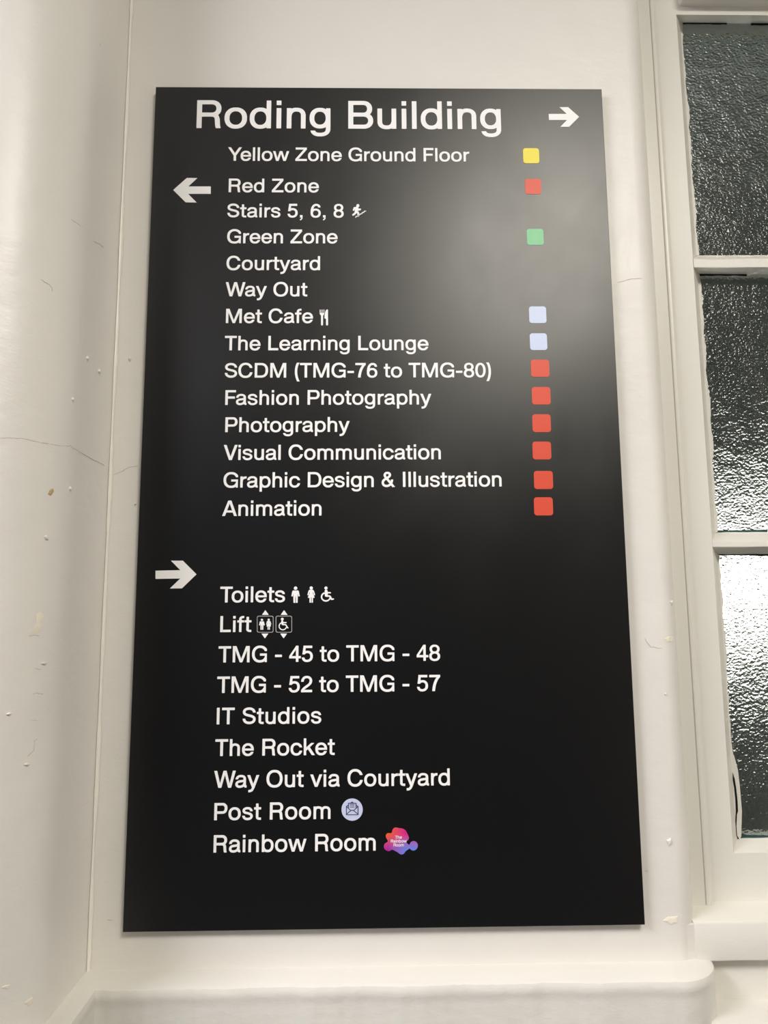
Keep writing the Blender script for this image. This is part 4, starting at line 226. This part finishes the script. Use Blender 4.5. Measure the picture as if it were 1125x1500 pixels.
# dado: thicker lower wall whose rounded, thickly painted ledge runs round the corner and the wall end
dado = [(-.02, 1.1857), (.10, 1.1855), (.55, 1.1842), (.86, 1.1828), (.955, 1.1810), (.995, 1.1772), (1, 1.1732), (.992, 1.1702), (.972, 1.1667), (.965, 1.1612), (.965, 1.1162), (.965, 1.0), (.965, .5), (.965, 0)]
DL, DB = .024, .037
path = []
for (x, y, nx, ny, s) in LEFT[:-1]: path.append((x, y, nx, ny, DL))
path.append((XC, YB, DL, -DB, 1.0))
n_back = BACK[1:]
N = 110
for i in range(5, N):
    x = XC + (XE - .03 - XC)*i/N; path.append((x, YB, 0, -1, DB*(1 + .025*math.sin(x*61) + .02*math.sin(x*23 + 1) + rnd.uniform(-.022, .022))))
for i, (x, y, nx, ny, s) in enumerate(n_back):
    t = min(1, i/12); path.append((x, y, nx, ny, DB*(1-t) + .010*t))
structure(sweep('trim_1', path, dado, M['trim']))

# rest of the room, out of the picture
structure(box('floor', (-2.6, -3.4, -.05, 2.2, .2, 0), M['floor']))
structure(box('ceiling', (-2.6, -3.4, TOP, 2.2, .2, TOP + .05), M['ceiling']))
structure(box('wall_far', (-2.6, -3.45, 0, 2.2, -3.4, TOP), M['far_wall']))
structure(box('wall_side', (-2.65, -3.4, 0, -2.6, -.185, TOP), M['wall']))
structure(box('wall_right', (2.2, -3.4, 0, 2.25, .12, TOP), M['wall']))
structure(box('wall_window', (1.14, .01, 0, 2.2, .12, TOP), M['wall']))
structure(box('wall_header', (XE, .03, 2.66, 1.14, .12, TOP), M['wall']))
# apron under the sill: recessed face, then a lower ledge
structure(box('wall_apron', (XE - .01, .030, 1.133, 1.14, .12, 1.1815), M['wood']))
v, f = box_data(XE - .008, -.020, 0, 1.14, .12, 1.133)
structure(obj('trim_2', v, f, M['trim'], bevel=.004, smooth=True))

# ------------------------------------------------------------------ the window
YF, YG = .060, .085                 # sash face, glass face
GX0, GX1 = 0.4555, 1.036
FX0, FX1 = .4376, 1.052
GZ = [(1.2967, 1.6635), (1.6929, 2.0658), (2.0935, 2.4661)]
# sash as one mesh: outer frame with splayed inner edges
def frame_mesh(ox0, oz0, ox1, oz1, fx0, fz0, fx1, fz1, gx0, gz0, gx1, gz1, yf, yg, yb):
    R = lambda a, b, c, d, y: [(a, y, b), (c, y, b), (c, y, d), (a, y, d)]
    V = R(ox0, oz0, ox1, oz1, yb) + R(ox0, oz0, ox1, oz1, yf) + R(fx0, fz0, fx1, fz1, yf) + R(gx0, gz0, gx1, gz1, yg) + R(gx0, gz0, gx1, gz1, yb)
    F = []
    for k in range(4):
        for i in range(4): F.append((k*4+i, k*4+(i+1)%4, (k+1)*4+(i+1)%4, (k+1)*4+i))
    for i in range(4): F.append((16+i, 16+(i+1)%4, (i+1)%4, i))
    return V, F
v, f = frame_mesh(.4072, 1.2290, 1.10, 2.4900, FX0, 1.2874, FX1, 2.4568, GX0, 1.2967, GX1, 2.4661, YF, YG, .115)
window = structure(obj('window_1', v, f, M['wood']))
for (fz0, fz1, gz0, gz1) in ((2.0636, 2.0769, 2.0658, 2.0935), (1.6717, 1.6800, 1.6635, 1.6929)):
    # front face, two splays; the painted edges wander a little
    V, F = [], []; n = 60
    for i in range(n + 1):
        x = FX0 + .0006 + (FX1 - FX0 - .0012)*i/n
        a, b = [rnd.uniform(-.0006, .0006) for _ in range(2)]
        wv = .0008*math.sin(x*50)
        V += [(x, .100, gz0), (x, YG, gz0 + a*.5), (x, YF + .0004, fz0 + wv*.4), (x, YF, fz0 + .0008), (x, YF, fz1 - .001 + wv), (x, YF + .0015, fz1 + wv), (x, YG, gz1 + b), (x, .100, gz1)]
    for i in range(n):
        for k in range(7): F.append((i*8+k, (i+1)*8+k, (i+1)*8+k+1, i*8+k+1))
    o = obj('glazing_bar', V, F, M['wood'], window)
for (z0, z1) in GZ:
    v, f = box_data(GX0 - .004, YG + .001, z0 - .004, GX1 + .004, YG + .005, z1 + .004)
    o = obj('glass_pane', v, f, None, window, mats=[M['glass'], M['glass_back']])
    for p in o.data.polygons: p.material_index = 0 if p.normal.y < -.5 else 1
    # ragged paint overlapping the pane at its left and lower edge, broken black putty line at its top
    def ragged(name, m, horizontal, a0, a1, base, wmin, wmax, sgn, y0, skip=0.0):
        parts = []; n = 110; run = []
        u = rnd.uniform(.2, .5)
        for i in range(n + 1):
            t = a0 + (a1 - a0)*i/n
            u = max(0, min(1, u + rnd.uniform(-.22, .22) + (.35 - u)*.12))
            run.append((t, wmin + (wmax - wmin)*u*(1 + (rnd.random() < .04)*.8)))
        V, F = [], []
        for (t, wdt) in run:
            for y in (y0, YG + .0008):
                for e in (base - sgn*.001, base + sgn*wdt):
                    V.append((t, y, e) if horizontal else (e, y, t))
        for i in range(n):
            if skip and math.sin(run[i][0]*61) > 1 - skip*2: continue
            q, r = i*4, (i+1)*4
            F += [(q, r, r+1, q+1), (q+1, r+1, r+3, q+3), (q+2, q+3, r+3, r+2), (q, q+2, r+2, r)]
        return obj(name, V, F, m, window)
    ragged('ragged_paint_edge', M['wood'], False, z0, z1, GX0, .0008, .0050, 1, YG - .0008)
    ragged('putty_gap', M['gap'], True, GX0 + .002, GX1, z1, .0012, .0036, -1, YG - .0004, .25)
    ragged('ragged_paint_edge', M['wood'], True, GX0, GX1, z0, .0003, .0016, 1, YG - .0008)
    if z0 < 2: ragged('glass_edge_refraction', M['teal'], True, GX0 + .003, GX1, z0, .0022, .0050, 1, YG - .0003, .2)  # edge refraction painted as a dark teal strip along the pane bottom
# peeled strip of paint at the lower left of the bottom pane
v, f = prism_xz([pairs(PEEL, 1)], YG - .0018, YG + .0006); obj('peeled_paint', v, f, M['wood'], window)
v, f = prism_xz([pairs(PEEL_GAP, 1)], YG - .0021, YG - .0010); obj('putty_gap', v, f, M['gap'], window)
# jamb board and beading: one plan profile run up the side
prof = [(XE - .004, .0500), (.3935, .0500), (.3940, .0505), (.3945, .0528), (.3953, .0528), (.3960, .0507), (.3975, .0500), (.3995, .0498), (.4015, .0508), (.4024, .0525), (.4034, .0555), (.4046, .0580), (.4062, .0595), (.4090, .0601)]
V, F = [], []
zz = [1.2200, 1.6, 2.0, 2.4, 2.66]
for z in zz: V += [(x, y, z) for x, y in prof]
q = len(prof)
for i in range(len(zz) - 1):
    for j in range(q - 1): F.append((i*q+j, (i+1)*q+j, (i+1)*q+j+1, i*q+j+1))
obj('jamb_beading', V, F, M['wood'], window, smooth=True)
# transom that oversails the sash, with a rounded lower corner
L = [(.4400, 2.66), (.4400, 2.478)]
for i in range(7): a = PI + PI/2*i/6; L.append((.4480 + .008*math.cos(a), 2.4783 + .008*math.sin(a)))
L += [(1.10, 2.4703), (1.10, 2.66)]
v, f = prism_xz([L], .034, .075); obj('transom', v, f, M['wood'], window)
v, f = frame_mesh(.4072, 2.485, 1.10, 2.66, .44, 2.49, 1.09, 2.65, .44, 2.49, 1.09, 2.65, YF, .062, .09)
obj('head_board', v, f, M['wood'], window)
# sill: sloping top, rounded nose, drip lip
prof = [(.095, 1.2320), (.060, 1.2306), (.040, 1.2288), (.020, 1.2262), (.0165, 1.2250), (.0150, 1.2225), (.0150, 1.1850), (.0155, 1.1832), (.0185, 1.1818), (.031, 1.1812)]
V, F = [], []; n = 30; q = len(prof)
for i in range(n + 1):
    x = XE - .0075 + (1.14 - XE + .0073)*i/n; j_ = rnd.uniform(-.0005, .0005)
    V += [(x, y + (j_ if k > 3 else 0), z + (rnd.uniform(-.0007, .0007) if k in (7, 8) else 0)) for k, (y, z) in enumerate(prof)]
for i in range(n):
    for k in range(q - 1): F.append((i*q+k, (i+1)*q+k, (i+1)*q+k+1, i*q+k+1))
F += [tuple(range(q)), tuple(range(n*q, n*q + q))]
obj('sill', V, F, M['wood'], window, smooth=True)
# outside: a dark facade across the yard, plus an added glowing panel to brighten the panes
structure(box('wall_outside', (-1.5, 3.6, -1.0, 7.0, 3.7, 5.0), M['facade']))
structure(box('added_glow_panel', (1.1, 3.54, 1.25, 4.6, 3.60, 2.18), M['lit']))

# ------------------------------------------------------------------ wear on the walls
par = {'left': wall_left, 'back': wall_back}
def hp(p, d): return (p[0] + p[3]*d, p[1] + p[4]*d, p[2])
for side, kind, P in CHIPS:
    n = len(P); cx = [sum(p[k] for p in P)/n for k in range(5)]
    V = [hp(p, -.0006) for p in P] + [hp(p, .0004) for p in P] + [hp([a*.55 + b*.45 for a, b in zip(p, cx)], .0009 if kind != 'paint' else .0021) for p in P]
    F = []
    for i in range(n):
        j = (i+1) % n; F += [(i, j, n+j, n+i), (n+i, n+j, 2*n+j, 2*n+i)]
    F.append(tuple(range(2*n, 3*n)))
    o = obj('paint_lump' if kind == 'paint' else 'paint_chip', V, F, M['wall'] if kind == 'paint' else M[kind], par[side])
for side, P in CRACKS:
    V, F = [], []
    # refine the line with a little wander
    Q = []
    for a, b in zip(P, P[1:]):
        for t in (0, .33, .66): Q.append([u + (v_ - u)*t for u, v_ in zip(a, b)])
    Q.append(P[-1]); n = len(Q)
    for i, p in enumerate(Q):
        a, b = Q[max(0, i-1)], Q[min(n-1, i+1)]
        T = Vector((b[0]-a[0], b[1]-a[1], b[2]-a[2])).normalized(); Nn = Vector((p[3], p[4], 0)); s = T.cross(Nn).normalized()
        hw = .00030*(.35 + rnd.random())*(0.4 if i in (0, n-1) else 1); c0 = Vector((p[0], p[1], p[2])) + s*rnd.uniform(-.0005, .0005)
        V += [c0 + s*hw + Nn*.00035, c0 - s*hw + Nn*.00035, c0 - s*hw - Nn*.0005, c0 + s*hw - Nn*.0005]
    for i in range(n-1):
        for k in range(4): F.append((i*4+k, i*4+(k+1) % 4, (i+1)*4+(k+1) % 4, (i+1)*4+k))
    obj('crack', V, F, M['crack'], par[side])

# ------------------------------------------------------------------ the directory sign
HGT = 1.0582
sign = bpy.data.objects.new('directory_sign', None); COL.objects.link(sign); sign.location = (0, 0, 1.23)
sign['label'] = 'tall black wall directory sign with white lettering and colour squares beside the window'
sign['category'] = 'sign'
v, f = box_data(-.3, 0, 0, .3, .003, HGT)
o = obj('panel', v, f, None, sign, mats=[M['sign'], M['sign_edge']], bevel=.0004, smooth=False)
for p in o.data.polygons: p.material_index = 0 if p.normal.y < -.5 else 1
o['label'] = 'flat matt black panel'
for x in (-.25, .25):
    for z in (.06, HGT - .06): box('mounting_pad', (x - .03, .003, z - .03, x + .03, .0101, z + .03), M['pad'], sign)
T1 = -.00035          # vinyl stands a third of a millimetre proud
def part(name, loops, m, parent, label=None, y0=T1, y1=.0002, scale=.001):
    v, f = prism_xz([pairs(L, scale) for L in loops], y0, y1)
    o = obj(name, v, f, m, parent)
    if label: o['label'] = label
    return o
def glyph_run(text, x, z, em, track, y0=T1, y1=.0002):
    parts = []; k = em/1e6
    x *= .001; z *= .001
    for i, ch in enumerate(text):
        if ch == ' ': x += (278 + track)*k; continue
        adv, loops = GLYPHS[ch]
        # islands (the dot of an i) are tessellated apart from the bodies they do not sit in
        rings = [[(x + L[j]*k, z + L[j+1]*k) for j in range(0, len(L), 2)] for L in loops]
        if ch == 'i':
            for r in rings: parts.append(prism_xz([r], y0, y1))
        else: parts.append(prism_xz(rings, y0, y1))
        x += (adv + track + KERN.get(text[i:i+2], 0))*k
    return join(parts)
WORDS = []
for text, x, z, em, tr in LINES:
    if em > 40:                                   # the two words of the heading are cut one by one
        a, b = text.split(' ')
        adv = sum(GLYPHS[ch][0] + tr for ch in a) + 278 + tr
        WORDS += [(a, x, z, em, tr), (b, x + adv*em/1000, z, em, tr)]
    else: WORDS.append((text, x, z, em, tr))
for text, x, z, em, tr in WORDS:
    v, f = glyph_run(text, x, z, em, tr)
    o = obj('heading_lettering' if em > 40 else 'lettering', v, f, M['white'], sign)
    o['label'] = ('large' if em > 40 else 'small') + ' white lettering reading ' + text
for k, lab in (('title', 'white arrow pointing right at the heading'), ('left', 'white arrow pointing left'), ('right', 'white arrow pointing right above the word Toilets')):
    part('arrow', [ARROWS[k]], M['white'], sign, lab)
def round_rect(x0, z0, x1, z1, r, n=6):
    L = []
    for cx, cz, a0 in ((x1-r, z0+r, -PI/2), (x1-r, z1-r, 0), (x0+r, z1-r, PI/2), (x0+r, z0+r, PI)):
        for i in range(n+1): a = a0 + PI/2*i/n; L += [cx + r*math.cos(a), cz + r*math.sin(a)]
    return L
for colr, x0, z0, x1, z1 in SQUARES:
    part('colour_square', [round_rect(x0, z0, x1, z1, 3.6)], M[colr], sign, colr + ' square with rounded corners')
def islands(name, key, m, parent, label=None, y0=T1, y1=.0002):
    """loops of one drawing: holes go to the ring that encloses them"""
    R = [pairs(L) for L in ICONS[key]]
    def inside(p, r):
        c = False
        for (xa, za), (xb, zb) in zip(r, r[1:] + r[:1]):
            if (za > p[1]) != (zb > p[1]) and p[0] < (xb-xa)*(p[1]-za)/(zb-za) + xa: c = not c
        return c
    depth = [sum(inside(r[0], q) for q in R if q is not r) for r in R]
    parts = []
    for i, r in enumerate(R):
        if depth[i] % 2 == 0:
            parts.append(prism_xz([r] + [q for j, q in enumerate(R) if depth[j] == depth[i] + 1 and inside(q[0], r)], y0, y1))
    v, f = join(parts); o = obj(name, v, f, m, parent)
    if label: o['label'] = label
    return o
st = islands('stairs_pictogram', 'runner', M['white'], sign, 'white pictogram of a person climbing stairs')
islands('stair_steps', 'stairs', M['white'], st)
fk = islands('cutlery_pictogram', 'fork', M['white'], sign, 'white pictogram of a fork and a knife')
islands('knife', 'knife', M['white'], fk)
islands('man_pictogram', 'man', M['white'], sign, 'white pictogram of a standing man')
islands('woman_pictogram', 'woman', M['white'], sign, 'white pictogram of a standing woman')
islands('wheelchair_pictogram', 'wheelchair', M['white'], sign, 'white pictogram of a wheelchair user')
for k, lab in (('lift_a', 'white lift pictogram with a man and a woman in a box'), ('lift_b', 'white lift pictogram with a wheelchair user in a box')):
    fr = islands('lift_pictogram', k + '_border', M['line'], sign, lab)
    islands('up_triangle', k + '_up', M['white'], fr); islands('down_triangle', k + '_down', M['white'], fr)
    if k == 'lift_a':
        islands('man_pictogram', 'lift_a_man', M['white'], fr); islands('woman_pictogram', 'lift_a_woman', M['white'], fr)
    else: islands('wheelchair_pictogram', 'lift_b_chair', M['white'], fr)
bd = islands('post_badge', 'badge', M['pale'], sign, 'pale blue round badge with an open envelope')
islands('envelope_drawing', 'envelope', M['ink'], bd, 'dark blue line drawing of an open envelope', T1 - .0002, T1 + .0001)
# the logo blob carries its own origin so that its colour gradient runs in its own frame
R = pairs(ICONS['blob'][0]); bx = min(p[0] for p in R); bz = min(p[1] for p in R)
v, f = prism_xz([[(x - bx, z - bz) for x, z in R]], T1, .0002)
lg = obj('rainbow_logo', v, f, M['logo'], sign, (bx, 0, bz)); lg['label'] = 'orange pink and violet blob shaped logo reading The Rainbow Room'
parts = []
for t, cx, z in (('The', 17.2, 17.6), ('Rainbow', 17.3, 13.3), ('Room', 17.3, 9.0)):
    em = 4.6
    wd = sum(GLYPHS[ch][0] for ch in t)*em/1000
    parts.append(glyph_run(t, cx - wd/2, z, em, 0, T1 - .0002, T1 + .0001))
v, f = join(parts); obj('lettering', v, f, M['white'], lg)['label'] = 'tiny white lettering'
